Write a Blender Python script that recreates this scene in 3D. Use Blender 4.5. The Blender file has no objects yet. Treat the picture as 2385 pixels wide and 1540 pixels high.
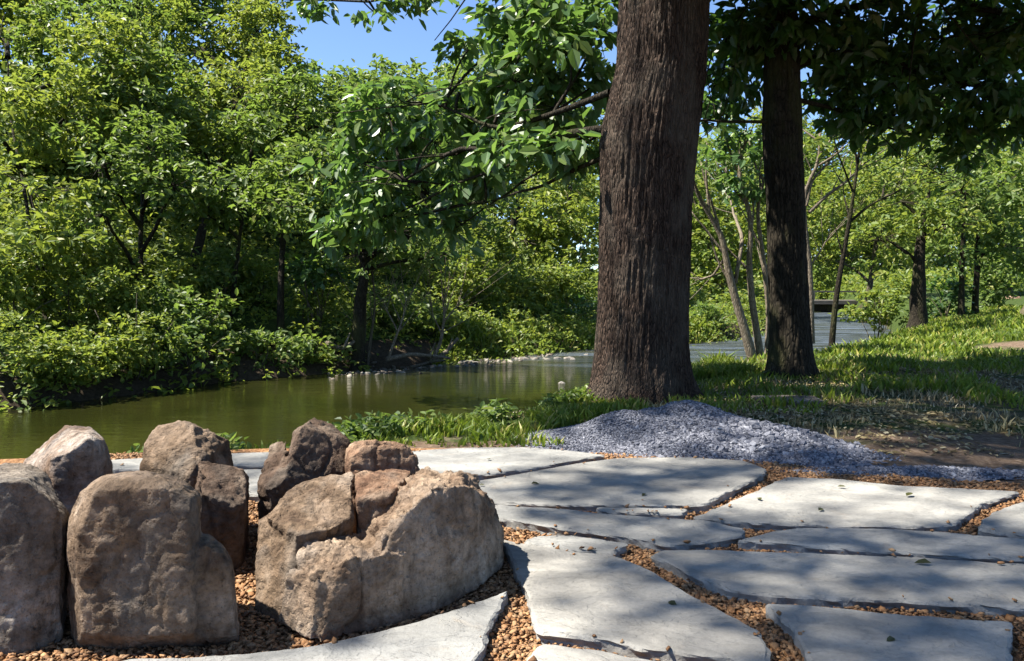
import bpy, bmesh, math, random
import numpy as np
from mathutils import Vector
R = math.radians
rng = np.random.default_rng(7)
random.seed(7)
scene = bpy.context.scene
COL = scene.collection

# ------------------------------------------------------------------ camera, sky, sun, exposure
F = 1855.0                      # focal length in units of a 2385 wide picture
CAMH, PITCH = 0.90, math.atan(105 / 1855)
cam = bpy.data.cameras.new('camera')
cam.sensor_width = 36.0
cam.lens = 36.0 * F / 2385
cam.clip_start, cam.clip_end = 0.05, 2000
camo = bpy.data.objects.new('camera', cam)
COL.objects.link(camo)
camo.location = (0, 0, CAMH)
camo.rotation_euler = (R(90) - PITCH, 0, 0)
scene.camera = camo

SUN_EL, SUN_AZ = R(58), R(-95)            # azimuth measured from +Y towards +X
SDIR = np.array([math.sin(SUN_AZ) * math.cos(SUN_EL), math.cos(SUN_AZ) * math.cos(SUN_EL), math.sin(SUN_EL)])
world = bpy.data.worlds.new('World')
scene.world = world
world.use_nodes = True
wn = world.node_tree
for n in list(wn.nodes):
    wn.nodes.remove(n)
sky = wn.nodes.new('ShaderNodeTexSky')
sky.sky_type = 'NISHITA'
sky.sun_disc = False
sky.sun_elevation = SUN_EL
sky.sun_rotation = SUN_AZ
sky.air_density, sky.dust_density, sky.ozone_density = 0.7, 0.2, 4.5
bg = wn.nodes.new('ShaderNodeBackground')
bg.inputs['Strength'].default_value = 0.074
wo = wn.nodes.new('ShaderNodeOutputWorld')
wn.links.new(sky.outputs[0], bg.inputs[0])
wn.links.new(bg.outputs[0], wo.inputs[0])
sl = bpy.data.lights.new('sun', 'SUN')
sl.energy, sl.angle, sl.color = 4.6, R(0.7), (1.0, 0.94, 0.85)
so = bpy.data.objects.new('sun', sl)
COL.objects.link(so)
so.rotation_euler = Vector(SDIR).to_track_quat('Z', 'Y').to_euler()
so.location = (0, 0, 30)
scene.view_settings.view_transform = 'Standard'
scene.view_settings.look = 'None'
scene.view_settings.exposure = 1.88
scene.view_settings.gamma = 1
scene.cycles.max_bounces = 8
scene.cycles.diffuse_bounces = 3
scene.cycles.glossy_bounces = 3
scene.cycles.transmission_bounces = 4
scene.cycles.transparent_max_bounces = 4
scene.cycles.caustics_reflective = False
scene.cycles.caustics_refractive = False
scene.cycles.sample_clamp_indirect = 4

# ------------------------------------------------------------------ picture measurement helpers
cp, sp_ = math.cos(PITCH), math.sin(PITCH)
def ray(u, v):
    a, b = (u - 1192.5) / F, -(v - 770) / F
    return np.array([a, cp + b * sp_, -sp_ + b * cp])
def P(u, v, z=0.0):
    r = ray(u, v)
    t = (z - CAMH) / r[2]
    return np.array([r[0] * t, r[1] * t, z])
def D(u, v, d):
    r = ray(u, v)
    t = d / r[1]
    return np.array([r[0] * t, d, CAMH + r[2] * t])

# ------------------------------------------------------------------ numpy noise
def _h(i, j, k, s):
    n = (i * 374761393 + j * 668265263 + k * 2147483647 + s * 1274126177) & 0xFFFFFFFF
    n = ((n ^ (n >> 13)) * 1274126177) & 0xFFFFFFFF
    n = ((n ^ (n >> 16)) * 2246822519) & 0xFFFFFFFF
    return ((n ^ (n >> 15)) & 0xFFFFFF) / float(0xFFFFFF)
def vn(p, s=0):
    p = np.asarray(p, float)
    q = np.floor(p)
    f = p - q
    f = f * f * (3 - 2 * f)
    i, j, k = q[:, 0].astype(np.int64), q[:, 1].astype(np.int64), q[:, 2].astype(np.int64)
    o = np.zeros(len(p))
    for a in (0, 1):
        for b in (0, 1):
            for c in (0, 1):
                w = (f[:, 0] if a else 1 - f[:, 0]) * (f[:, 1] if b else 1 - f[:, 1]) * (f[:, 2] if c else 1 - f[:, 2])
                o += w * _h(i + a, j + b, k + c, s)
    return o * 2 - 1
def fbm(p, o=4, s=0, g=.5):
    p = np.asarray(p, float)
    a, t, n = 1.0, 0.0, 0.0
    for k in range(o):
        t = t + a * vn(p * 2 ** k + 17.3 * k, s + k)
        n += a
        a *= g
    return t / n
def ridged(p, o=4, s=0):
    p = np.asarray(p, float)
    a, t, n = 1.0, 0.0, 0.0
    for k in range(o):
        t = t + a * (1 - np.abs(vn(p * 2 ** k + 9.1 * k, s + k)) * 2)
        n += a
        a *= .5
    return t / n
def sstep(a, b, x):
    t = np.clip((x - a) / (b - a), 0, 1)
    return t * t * (3 - 2 * t)
def unit(v):
    return v / np.maximum(np.linalg.norm(v, axis=-1, keepdims=True), 1e-9)

# ------------------------------------------------------------------ object helpers
def np_mesh(name, V, faces, smooth=False):
    me = bpy.data.meshes.new(name)
    V = np.asarray(V, np.float32)
    me.vertices.add(len(V))
    me.vertices.foreach_set('co', V.ravel())
    idx = np.concatenate([np.asarray(f, np.int32).ravel() for f in faces])
    cnt = np.concatenate([np.full(len(f), np.asarray(f).shape[1], np.int32) for f in faces])
    me.loops.add(len(idx))
    me.loops.foreach_set('vertex_index', idx)
    me.polygons.add(len(cnt))
    st = np.zeros(len(cnt), np.int32)
    st[1:] = np.cumsum(cnt)[:-1]
    me.polygons.foreach_set('loop_start', st)
    me.polygons.foreach_set('loop_total', cnt)
    me.polygons.foreach_set('use_smooth', np.full(len(cnt), smooth, bool))
    me.update(calc_edges=True)
    me.validate()
    return me
def link(name, me, mat, parent=None, origin=None):
    if origin is not None:
        origin = np.asarray(origin, float)
        co = np.zeros(len(me.vertices) * 3, np.float32)
        me.vertices.foreach_get('co', co)
        co = co.reshape(-1, 3) - origin.astype(np.float32)
        me.vertices.foreach_set('co', co.ravel())
        me.update()
    o = bpy.data.objects.new(name, me)
    COL.objects.link(o)
    for m in (mat if isinstance(mat, (list, tuple)) else [mat]):
        me.materials.append(m)
    if origin is not None:
        o.location = origin
    if parent is not None:
        o.parent = parent
        o.location = (np.asarray(origin) - np.array(parent.location)) if origin is not None else -np.array(parent.location)
    return o
def tag(o, label=None, cat=None, group=None, kind=None):
    if label: o['label'] = label
    if cat: o['category'] = cat
    if group: o['group'] = group
    if kind: o['kind'] = kind
    return o
def empty(name, loc, label, cat, group=None):
    o = bpy.data.objects.new(name, None)
    o.empty_display_size = .2
    COL.objects.link(o)
    o.location = loc
    return tag(o, label, cat, group)

# ------------------------------------------------------------------ materials
class NT:
    def __init__(s, name):
        s.m = bpy.data.materials.new(name)
        s.m.use_nodes = True
        s.t = s.m.node_tree
        for n in list(s.t.nodes):
            s.t.nodes.remove(n)
        s.out = s.n('ShaderNodeOutputMaterial')
    def n(s, t, **kw):
        x = s.t.nodes.new(t)
        for k, v in kw.items():
            setattr(x, k, v)
        return x
    def l(s, a, b):
        s.t.links.new(a, b)
    def noise(s, vec, scale, detail=4, rough=.55, dist=0.0):
        x = s.n('ShaderNodeTexNoise')
        x.inputs['Scale'].default_value = scale
        x.inputs['Detail'].default_value = detail
        x.inputs['Roughness'].default_value = rough
        x.inputs['Distortion'].default_value = dist
        if vec is not None: s.l(vec, x.inputs['Vector'])
        return x.outputs['Fac']
    def vor(s, vec, scale, feat='F1'):
        x = s.n('ShaderNodeTexVoronoi', feature=feat)
        x.inputs['Scale'].default_value = scale
        if vec is not None: s.l(vec, x.inputs['Vector'])
        return x.outputs['Distance']
    def ramp(s, fac, stops):
        x = s.n('ShaderNodeValToRGB')
        e = x.color_ramp.elements
        while len(e) < len(stops):
            e.new(.5)
        for k, (p, c) in enumerate(stops):
            e[k].position = p
            e[k].color = (*c, 1) if len(c) == 3 else c
        s.l(fac, x.inputs[0])
        return x.outputs[0]
    def mix(s, fac, a, b, mode='MIX'):
        x = s.n('ShaderNodeMix', data_type='RGBA', blend_type=mode)
        for sock, v in ((x.inputs[0], fac), (x.inputs[6], a), (x.inputs[7], b)):
            if isinstance(v, (int, float)): sock.default_value = v
            elif isinstance(v, tuple): sock.default_value = (*v, 1)
            else: s.l(v, sock)
        return x.outputs[2]
    def math(s, op, a, b=0.0):
        x = s.n('ShaderNodeMath', operation=op)
        for sock, v in ((x.inputs[0], a), (x.inputs[1], b)):
            if isinstance(v, (int, float)): sock.default_value = v
            else: s.l(v, sock)
        return x.outputs[0]
    def mapv(s, vec, scale, rot=(0, 0, 0)):
        x = s.n('ShaderNodeMapping')
        x.inputs['Scale'].default_value = scale
        x.inputs['Rotation'].default_value = rot
        s.l(vec, x.inputs['Vector'])
        return x.outputs[0]
    def bump(s, h, dist, strength=1.0, prev=None):
        x = s.n('ShaderNodeBump')
        x.inputs['Distance'].default_value = dist
        x.inputs['Strength'].default_value = strength
        s.l(h, x.inputs['Height'])
        if prev is not None: s.l(prev, x.inputs['Normal'])
        return x.outputs[0]
    def bsdf(s, col, rough=.8, spec=.3, normal=None):
        x = s.n('ShaderNodeBsdfPrincipled')
        if isinstance(col, tuple): x.inputs['Base Color'].default_value = (*col, 1)
        else: s.l(col, x.inputs['Base Color'])
        if isinstance(rough, (int, float)): x.inputs['Roughness'].default_value = rough
        else: s.l(rough, x.inputs['Roughness'])
        x.inputs['Specular IOR Level'].default_value = spec
        if normal is not None: s.l(normal, x.inputs['Normal'])
        return x.outputs[0]
    def done(s, shader):
        s.l(shader, s.out.inputs['Surface'])
        return s.m
    def obj(s):
        return s.n('ShaderNodeTexCoord').outputs['Object']
    def geo(s, k='Position'):
        return s.n('ShaderNodeNewGeometry').outputs[k]

def leaf_mat(name, cols, trans, tw=.35, rough=.5, spec=.4):
    t = NT(name)
    rnd = t.geo('Random Per Island')
    c = t.ramp(rnd, [(0, cols[0]), (.4, cols[1]), (.75, cols[2]), (1, cols[3])])
    big = t.noise(t.geo(), .9, 2)
    c = t.mix(t.ramp(big, [(.35, (0, 0, 0)), (.65, (1, 1, 1))]), c, t.mix(1.0, c, (1.18, 1.1, .8), 'MULTIPLY'))
    b = t.bsdf(c, rough, spec)
    tr = t.n('ShaderNodeBsdfTranslucent')
    t.l(t.mix(.55, c, trans), tr.inputs[0])
    mx = t.n('ShaderNodeMixShader')
    mx.inputs[0].default_value = tw
    t.l(b, mx.inputs[1])
    t.l(tr.outputs[0], mx.inputs[2])
    return t.done(mx.outputs[0])
M = {}
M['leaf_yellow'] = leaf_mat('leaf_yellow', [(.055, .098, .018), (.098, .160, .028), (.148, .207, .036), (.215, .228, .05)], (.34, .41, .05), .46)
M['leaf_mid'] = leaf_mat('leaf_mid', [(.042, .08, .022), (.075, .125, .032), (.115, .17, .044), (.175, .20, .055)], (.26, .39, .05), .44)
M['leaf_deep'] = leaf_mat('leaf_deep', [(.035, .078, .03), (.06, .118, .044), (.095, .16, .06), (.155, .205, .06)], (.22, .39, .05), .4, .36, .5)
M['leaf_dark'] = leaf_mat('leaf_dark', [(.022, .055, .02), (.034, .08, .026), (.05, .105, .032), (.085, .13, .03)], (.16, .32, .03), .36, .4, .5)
M['grass'] = leaf_mat('grass_blade', [(.055, .10, .012), (.10, .155, .018), (.16, .21, .024), (.23, .21, .07)], (.2, .3, .02), .3, .5, .3)
M['dry_leaf'] = leaf_mat('dry_leaf', [(.10, .08, .045), (.2, .16, .09), (.3, .26, .16), (.36, .34, .26)], (.2, .15, .06), .15, .7, .2)
M['fallen'] = leaf_mat('fallen_leaf', [(.022, .028, .01), (.03, .038, .012), (.05, .05, .018), (.045, .06, .018)], (.06, .07, .02), .1, .6, .3)

def bark_mat(name, c0, c1, c2, zs=.16, sc=26, bump=.02, moss=None):
    t = NT(name)
    o = t.obj()
    st = t.mapv(o, (1, 1, zs))
    n1 = t.noise(st, sc, 6, .65, .6)
    v = t.vor(st, sc * 1.1, 'DISTANCE_TO_EDGE')
    fur = t.math('MINIMUM', t.math('MULTIPLY', v, 3.2), 1.0)
    c = t.ramp(n1, [(.25, c0), (.5, c1), (.78, c2)])
    c = t.mix(t.ramp(fur, [(0, (1, 1, 1)), (.35, (0, 0, 0))]), c, c0)
    if moss:
        mm = t.noise(t.mapv(o, (1, 1, .5)), 3.0, 5, .6)
        c = t.mix(t.ramp(mm, [(.48, (0, 0, 0)), (.66, (.75, .75, .75))]), c, moss)
    h = t.math('ADD', t.math('MULTIPLY', fur, .6), n1)
    return t.done(t.bsdf(c, .9, .15, t.bump(h, bump, 1.0)))
M['bark_big'] = bark_mat('bark_brown', (.010, .007, .005), (.062, .040, .028), (.145, .104, .079), .2, 52, .03, (.10, .082, .062))
M['bark_dark'] = bark_mat('bark_dark', (.007, .006, .004), (.025, .02, .013), (.06, .05, .035), .3, 30, .014, (.04, .042, .014))
M['bark_grey'] = bark_mat('bark_grey', (.035, .03, .022), (.09, .076, .055), (.17, .15, .11), .25, 40, .008, (.08, .075, .03))
M['bark_pale'] = bark_mat('bark_pale', (.07, .055, .04), (.17, .14, .10), (.32, .28, .22), .25, 40, .006)

def stone_mat(name, cols, grey, fine=1.0, rot=(.4, .3, .2), vein=.5):
    t = NT(name)
    o = t.obj()
    n1 = t.noise(o, 5.5, 6, .6, .4)
    c = t.ramp(n1, [(.33, cols[0]), (.46, cols[1]), (.57, cols[2]), (.7, cols[3])])
    n2 = t.noise(t.mapv(o, (1, 1, .55), rot), 3.2, 5, .62, .5)
    c = t.mix(t.ramp(n2, [(.5, (0, 0, 0)), (.64, (.85, .85, .85))]), c, grey)
    n3 = t.noise(o, 34, 5, .7)
    c = t.mix(.75, c, t.ramp(n3, [(.30, (.38, .34, .31)), (.46, (1.1, 1.06, 1.0)), (.68, (1.8, 1.74, 1.65))]), 'MULTIPLY')
    spk = t.vor(o, 95)
    c = t.mix(t.ramp(spk, [(.10, (.5, .5, .5)), (.24, (0, 0, 0))]), c, (.07, .06, .045))
    st = t.noise(t.mapv(o, (6, 6, 1.2), rot), 3, 5, .6, .8)
    c = t.mix(vein, c, t.ramp(st, [(.35, (.6, .55, .5)), (.55, (1.1, 1.1, 1.1))]), 'MULTIPLY')
    h1 = t.noise(o, 42 * fine, 8, .68)
    h2 = t.noise(o, 13 * fine, 6, .6, .6)
    nb = t.bump(h2, .03, .9)
    nb = t.bump(h1, .016, 1.0, nb)
    pit = t.vor(o, 60)
    nb = t.bump(t.ramp(pit, [(.05, (0, 0, 0)), (.3, (1, 1, 1))]), .006, .6, nb)
    return t.done(t.bsdf(c, .92, .2, nb))
M['stone_tan'] = stone_mat('stone_tan', [(0.059, 0.039, 0.026), (0.119, 0.085, 0.057), (0.174, 0.131, 0.095), (0.242, 0.198, 0.157)], (0.103, 0.092, 0.080))
M['stone_grey'] = stone_mat('stone_grey', [(0.061, 0.050, 0.040), (0.115, 0.097, 0.079), (0.180, 0.158, 0.133), (0.302, 0.277, 0.248)], (0.101, 0.094, 0.086))
M['stone_red'] = stone_mat('stone_red', [(0.079, 0.043, 0.028), (0.151, 0.094, 0.061), (0.206, 0.145, 0.100), (0.265, 0.210, 0.161)], (0.147, 0.118, 0.093))
M['stone_cream'] = stone_mat('stone_cream', [(0.105, 0.069, 0.046), (0.184, 0.135, 0.095), (0.259, 0.201, 0.148), (0.354, 0.300, 0.243)], (0.213, 0.172, 0.136), 1.0, (.2, .5, .1), .65)
M['stone_brown'] = stone_mat('stone_brown', [(0.034, 0.022, 0.015), (0.073, 0.050, 0.036), (0.112, 0.085, 0.064), (0.188, 0.155, 0.124)], (0.062, 0.053, 0.045))
M['stone_river'] = stone_mat('stone_river', [(.08, .07, .055), (.15, .13, .105), (.24, .22, .19), (.32, .30, .27)], (.17, .165, .155))

M['stone_white'] = stone_mat('stone_white', [(.10, .065, .042), (.16, .115, .085), (.26, .225, .195), (.36, .34, .315)], (.22, .20, .185), 1.0, (.1, .2, .6), .4)
def slab_mat():
    t = NT('flagstone')
    p = t.geo()
    oi = t.n('ShaderNodeObjectInfo')
    n1 = t.noise(t.mapv(p, (1, 1.6, 1), (0, 0, .35)), 2.3, 6, .6, .8)
    c = t.ramp(n1, [(.28, (.148, .147, .14)), (.45, (.20, .198, .187)), (.6, (.26, .256, .239)), (.78, (.325, .318, .294))])
    tone = t.ramp(oi.outputs['Random'], [(0, (.95, .96, .965)), (.5, (1.0, .995, .97)), (1, (1.08, 1.05, 1.0))])
    c = t.mix(1.0, c, tone, 'MULTIPLY')
    n2 = t.noise(p, 70, 5, .7)
    c = t.mix(.5, c, t.ramp(n2, [(.3, (.75, .75, .75)), (.6, (1.12, 1.12, 1.12))]), 'MULTIPLY')
    n4 = t.noise(p, 9, 4, .6, .5)
    c = t.mix(t.ramp(n4, [(.60, (0, 0, 0)), (.75, (.45, .45, .45))]), c, (.25, .21, .165))
    sp = t.vor(p, 32)
    c = t.mix(t.ramp(sp, [(.05, (.55, .55, .55)), (.13, (0, 0, 0))]), c, (.16, .14, .12))
    h = t.noise(t.mapv(p, (1, 1.8, 1), (0, 0, .35)), 5, 8, .6, .8)
    ly = t.noise(t.mapv(p, (1, 1.7, 1), (0, 0, .35)), 3.1, 7, .62, 1.0)
    st = t.n('ShaderNodeValToRGB')
    st.color_ramp.interpolation = 'LINEAR'
    e = st.color_ramp.elements
    for pos, vv in ((.36, 0), (.372, .25), (.45, .3), (.458, .55), (.54, .6), (.55, .85), (.66, .9)):
        q = e.new(pos); q.color = (vv, vv, vv, 1)
    t.l(ly, st.inputs[0])
    nb = t.bump(h, .016, .9)
    nb = t.bump(st.outputs[0], .008, .8, nb)
    c = t.mix(.35, c, t.ramp(ly, [(.30, (.72, .7, .68)), (.45, (1.02, 1.02, 1.02)), (.458, (.86, .86, .87)), (.60, (1.12, 1.1, 1.06)), (.66, (.9, .9, .92))]), 'MULTIPLY')
    nb = t.bump(t.noise(p, 28, 6, .65, .6), .005, .8, nb)
    nb = t.bump(t.noise(p, 120, 4, .7), .002, .7, nb)
    return t.done(t.bsdf(c, .82, .25, nb))
M['slab'] = slab_mat()

def pebble_mat(name, cols, rough=.75):
    t = NT(name)
    r = t.geo('Random Per Island')
    k = len(cols) - 1
    c = t.ramp(r, [(i / k, x) for i, x in enumerate(cols)])
    n = t.noise(t.geo(), 160, 4, .6)
    c = t.mix(.6, c, t.ramp(n, [(.3, (.6, .6, .6)), (.65, (1.2, 1.2, 1.2))]), 'MULTIPLY')
    return t.done(t.bsdf(c, rough, .25, t.bump(n, .003, .6)))
M['pea'] = pebble_mat('pea_gravel', [(.07, .036, .018), (.17, .085, .035), (.27, .135, .055), (.20, .105, .05), (.38, .22, .105), (.11, .06, .033), (.30, .19, .10), (.18, .09, .04)])
M['blue_gravel'] = pebble_mat('blue_gravel', [(.04, .044, .056), (.085, .09, .112), (.145, .15, .175), (.10, .105, .13), (.27, .275, .30), (.06, .064, .08)])

M['river_gravel'] = pebble_mat('river_gravel', [(.05, .04, .03), (.09, .07, .05), (.14, .115, .09), (.07, .06, .05), (.27, .25, .21), (.11, .085, .06)])
def bed_mat():
    t = NT('gravel_bed')
    p = t.geo()
    v = t.n('ShaderNodeTexVoronoi')
    v.inputs['Scale'].default_value = 70
    t.l(p, v.inputs['Vector'])
    c = t.ramp(v.outputs['Color'], [(.0, (.10, .045, .022)), (.4, (.22, .11, .05)), (.7, (.30, .17, .08)), (1, (.36, .22, .12))])
    c = t.mix(t.ramp(t.noise(p, 6, 4), [(.4, (0, 0, 0)), (.7, (.6, .6, .6))]), c, (.10, .055, .03))
    return t.done(t.bsdf(c, .95, .1, t.bump(t.math('MULTIPLY', v.outputs['Distance'], -1.0), .01, 1)))
M['bed'] = bed_mat()

def ground_mat():
    t = NT('ground')
    p = t.geo()
    a = t.n('ShaderNodeAttribute', attribute_name='cover')
    sep = t.n('ShaderNodeSeparateColor')
    t.l(a.outputs['Color'], sep.inputs[0])
    n1 = t.noise(p, 2.2, 6, .65, .5)
    n2 = t.noise(p, 24, 6, .7)
    green = t.ramp(n2, [(.3, (.018, .032, .008)), (.55, (.04, .062, .014)), (.75, (.085, .095, .03))])
    dirt = t.ramp(n2, [(.3, (.06, .04, .026)), (.5, (.125, .088, .06)), (.7, (.22, .165, .12))])
    mud = t.ramp(n2, [(.3, (.02, .015, .01)), (.6, (.06, .045, .03)), (.8, (.11, .09, .065))])
    litter = t.ramp(t.noise(t.mapv(p, (1, 2.2, 1)), 30, 6, .7), [(.3, (.035, .03, .018)), (.52, (.09, .075, .045)), (.7, (.24, .20, .14))])
    base = t.mix(t.ramp(n1, [(.46, (0, 0, 0)), (.56, (1, 1, 1))]), green, litter)
    f1 = t.math('ADD', sep.outputs[0], t.math('MULTIPLY', t.math('SUBTRACT', n1, .5), .8))
    c = t.mix(t.ramp(f1, [(.42, (0, 0, 0)), (.6, (1, 1, 1))]), base, dirt)
    c = t.mix(sep.outputs[2], c, mud)
    f2 = t.math('ADD', sep.outputs[1], t.math('MULTIPLY', t.math('SUBTRACT', n1, .5), .5))
    c = t.mix(t.ramp(f2, [(.45, (0, 0, 0)), (.6, (1, 1, 1))]), c, green)
    nb = t.bump(n2, .03, .8)
    return t.done(t.bsdf(c, .95, .1, nb))
M['ground'] = ground_mat()

def water_mat():
    t = NT('river_water')
    p = t.geo()
    n1 = t.noise(t.mapv(p, (1.3, 5.0, 1), (0, 0, .35)), 1.5, 5, .55, .4)
    n2 = t.noise(t.mapv(p, (2.0, 7.0, 1), (0, 0, .35)), 6, 3, .5)
    sep = t.n('ShaderNodeSeparateXYZ')
    t.l(p, sep.inputs[0])
    far = t.n('ShaderNodeMapRange')
    t.l(sep.outputs[1], far.inputs['Value'])
    far.inputs['From Min'].default_value, far.inputs['From Max'].default_value = 10, 17
    far.inputs['To Min'].default_value, far.inputs['To Max'].default_value = .007, .14
    b = t.n('ShaderNodeBump')
    b.inputs['Strength'].default_value = 1
    t.l(far.outputs[0], b.inputs['Distance'])
    t.l(t.math('ADD', n1, t.math('MULTIPLY', n2, .3)), b.inputs['Height'])
    c = t.ramp(t.noise(p, .5, 3), [(.35, (.010, .012, .0025)), (.65, (.021, .022, .005))])
    sky_far = t.n('ShaderNodeMapRange')
    t.l(sep.outputs[1], sky_far.inputs['Value'])
    sky_far.inputs['From Min'].default_value, sky_far.inputs['From Max'].default_value = 12.5, 17
    sky_tint = t.math('MULTIPLY', sky_far.outputs[0], t.ramp(t.noise(t.mapv(p, (.45, 2.4, 1), (0, 0, .6)), 1.3, 6, .68, .8), [(.42, (.06, .06, .06)), (.54, (.45, .45, .45)), (.66, (1, 1, 1))]))
    c = t.mix(t.math('MULTIPLY', sky_tint, .7), c, (.15, .19, .26))  # pale sky reflection on the far water, painted into the base colour
    x = t.n('ShaderNodeBsdfPrincipled')
    t.l(c, x.inputs['Base Color'])
    rr = t.n('ShaderNodeMapRange')
    t.l(sep.outputs[1], rr.inputs['Value'])
    rr.inputs['From Min'].default_value, rr.inputs['From Max'].default_value = 12, 18
    rr.inputs['To Min'].default_value, rr.inputs['To Max'].default_value = .035, .35
    t.l(rr.outputs[0], x.inputs['Roughness'])
    x.inputs['IOR'].default_value = 1.33
    t.l(b.outputs[0], x.inputs['Normal'])
    return t.done(x.outputs[0])
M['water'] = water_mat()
def wood_mat():
    t = NT('weathered_wood')
    o = t.obj()
    n = t.noise(t.mapv(o, (1, 12, 12)), 3, 5, .6)
    return t.done(t.bsdf(t.ramp(n, [(.3, (.07, .06, .05)), (.7, (.2, .18, .155))]), .85, .2, t.bump(n, .004)))
M['wood'] = wood_mat()

# ------------------------------------------------------------------ terrain
WZ = -0.50
NEAR = np.array([(-60, -1.5), (-25, 0.5), (-9, 2.9), (-2.8, 4.65), (-1.65, 4.95), (-.95, 5.45), (-.4, 5.9), (.1, 6.5), (.6, 7.3), (1.3, 8.8), (2.3, 10.1), (3.0, 11.0), (5.0, 13.2), (5.7, 13.9), (7.7, 16.2), (9.9, 20.5), (13, 27.5), (16.5, 34.5), (19.5, 50), (22, 90), (23, 400)])
FAR = np.array([(-60, 0.2), (-25, 3.0), (-12, 6.4), (-5.66, 8.8), (-4.74, 10.2), (-4, 11.5), (-2.7, 12.7), (-1.4, 13.9), (1.75, 17.4), (4.1, 18.7), (5.9, 20.8), (9.5, 27), (12, 35), (13.5, 50), (15, 90), (16, 400)])
def sd(poly, X, Y):
    best = np.full(X.shape, 1e9)
    for (x0, y0), (x1, y1) in zip(poly[:-1], poly[1:]):
        dx, dy = x1 - x0, y1 - y0
        t = np.clip(((X - x0) * dx + (Y - y0) * dy) / (dx * dx + dy * dy), 0, 1)
        best = np.minimum(best, np.hypot(X - x0 - t * dx, Y - y0 - t * dy))
    return np.where(Y > np.interp(X, poly[:, 0], poly[:, 1]), best, -best)
def height(X, Y):
    X, Y = np.asarray(X, float), np.asarray(Y, float)
    sh = X.shape
    X, Y = X.ravel(), Y.ravel()
    dn, df = sd(NEAR, X, Y), sd(FAR, X, Y)
    n = fbm(np.stack([X * .6, Y * .6, X * 0], 1), 3, 3)
    rough = sstep(4.25, 4.9, Y + .12 * np.abs(X - .5))
    zn = -.045 + .055 * np.clip(X - 5.5, 0, 14) * sstep(5, 10, Y) - .09 * sstep(-1.8, -.2, dn) * sstep(2, 4, X + .3 * Y) + rough * (.02 + .05 * n)
    zn = zn + .28 * np.exp(-((X - 9.0) / 1.2) ** 2 - ((Y - 13.2) / 1.4) ** 2)
    s1 = sstep(-.5, .55, dn + .15 * n)
    near = zn * (1 - s1) - 1.1 * s1
    slope = .10 + .26 * sstep(4, -3, X)
    zf = -.12 + slope * np.clip(df - .6, 0, 26) + .12 * n
    s2 = sstep(-.7, .75, df + .12 * n)
    far = zf * s2 - 1.1 * (1 - s2)
    return np.where(df > -.9, np.maximum(far, near), near).reshape(sh)
def gz(x, y):
    return float(height(np.array([x]), np.array([y]))[0])

xs = np.concatenate([np.linspace(-320, -30, 16)[:-1], np.linspace(-30, -6, 50)[:-1], np.linspace(-6, 9, 190)[:-1], np.linspace(9, 30, 70)[:-1], np.linspace(30, 320, 16)])
ys = np.concatenate([np.linspace(-120, -4, 10)[:-1], np.linspace(-4, 3, 20)[:-1], np.linspace(3, 16, 150)[:-1], np.linspace(16, 50, 100)[:-1], np.linspace(50, 420, 24)])
GX, GY = np.meshgrid(xs, ys)
GZ = height(GX, GY)
nx, ny = len(xs), len(ys)
I = np.arange(nx * ny).reshape(ny, nx)
quads = np.stack([I[:-1, :-1], I[:-1, 1:], I[1:, 1:], I[1:, :-1]], -1).reshape(-1, 4)
me = np_mesh('ground', np.stack([GX, GY, GZ], -1).reshape(-1, 3), [quads], True)
dnv, dfv = sd(NEAR, GX, GY), sd(FAR, GX, GY)
col = np.zeros((ny, nx, 4), np.float32)
col[..., 3] = 1
patio = sstep(4.75, 4.3, GY) * sstep(-3.2, -2.6, GX)
dirtr = np.exp(-((GX - 3.2) / 1.5) ** 2 - ((GY - 4.75) / .42) ** 2) * 1.1
dirtr2 = np.exp(-((GX - 7.3) / 1.4) ** 2 - ((GY - 10.8) / 1.0) ** 2) * .75
dirtr3 = np.exp(-((GX - .0) / 1.2) ** 2 - ((GY - 4.55) / .2) ** 2) * .9
col[..., 0] = np.clip(np.maximum.reduce([patio, dirtr, dirtr2, dirtr3]), 0, 1)
grs = np.maximum(sstep(8.5, 10.5, GY) * (dnv < 0), np.exp(-((dnv + .5) / .35) ** 2) * (GX < .8))
col[..., 1] = np.clip(np.maximum(grs * (1 - np.clip(dirtr2, 0, 1)), (dfv > .8) * 1.0), 0, 1)
col[..., 2] = np.clip(np.maximum(sstep(-.15, .1, dnv) * (dfv < 1), sstep(-2, -.2, dfv) * sstep(.8, .4, dfv)), 0, 1)
ca = me.color_attributes.new('cover', 'FLOAT_COLOR', 'POINT')
ca.data.foreach_set('color', col.ravel())
tag(link('ground', me, M['ground']), kind='structure')

wx, wy = np.meshgrid(np.linspace(-60, 40, 40), np.linspace(-4, 140, 60))
I = np.arange(2400).reshape(60, 40)
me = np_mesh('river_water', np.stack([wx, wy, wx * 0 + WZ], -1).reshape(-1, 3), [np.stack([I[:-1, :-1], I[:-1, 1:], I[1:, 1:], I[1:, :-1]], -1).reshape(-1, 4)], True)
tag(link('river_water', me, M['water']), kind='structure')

# ------------------------------------------------------------------ patio bed + flagstones
edge = [(-420, 1092), (-60, 1070), (230, 1060), (420, 1050), (620, 1043), (820, 1040), (985, 1036), (1230, 1034), (1450, 1052), (1800, 1080), (2100, 1112), (2378, 1130), (2600, 1140)]
pts = [P(u, v, -.03)[:2] for u, v in edge] + [np.array([4.2, .4]), np.array([-2.9, .4])]
bm = bmesh.new()
bm.faces.new([bm.verts.new((x, y, -.034)) for x, y in pts])
bmesh.ops.triangulate(bm, faces=bm.faces[:])
me = bpy.data.meshes.new('gravel_bed'); bm.to_mesh(me); bm.free()
if me.polygons[0].normal.z < 0: me.flip_normals()
tag(link('gravel_bed', me, M['bed']), kind='structure')
BED = np.array(pts)

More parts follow.
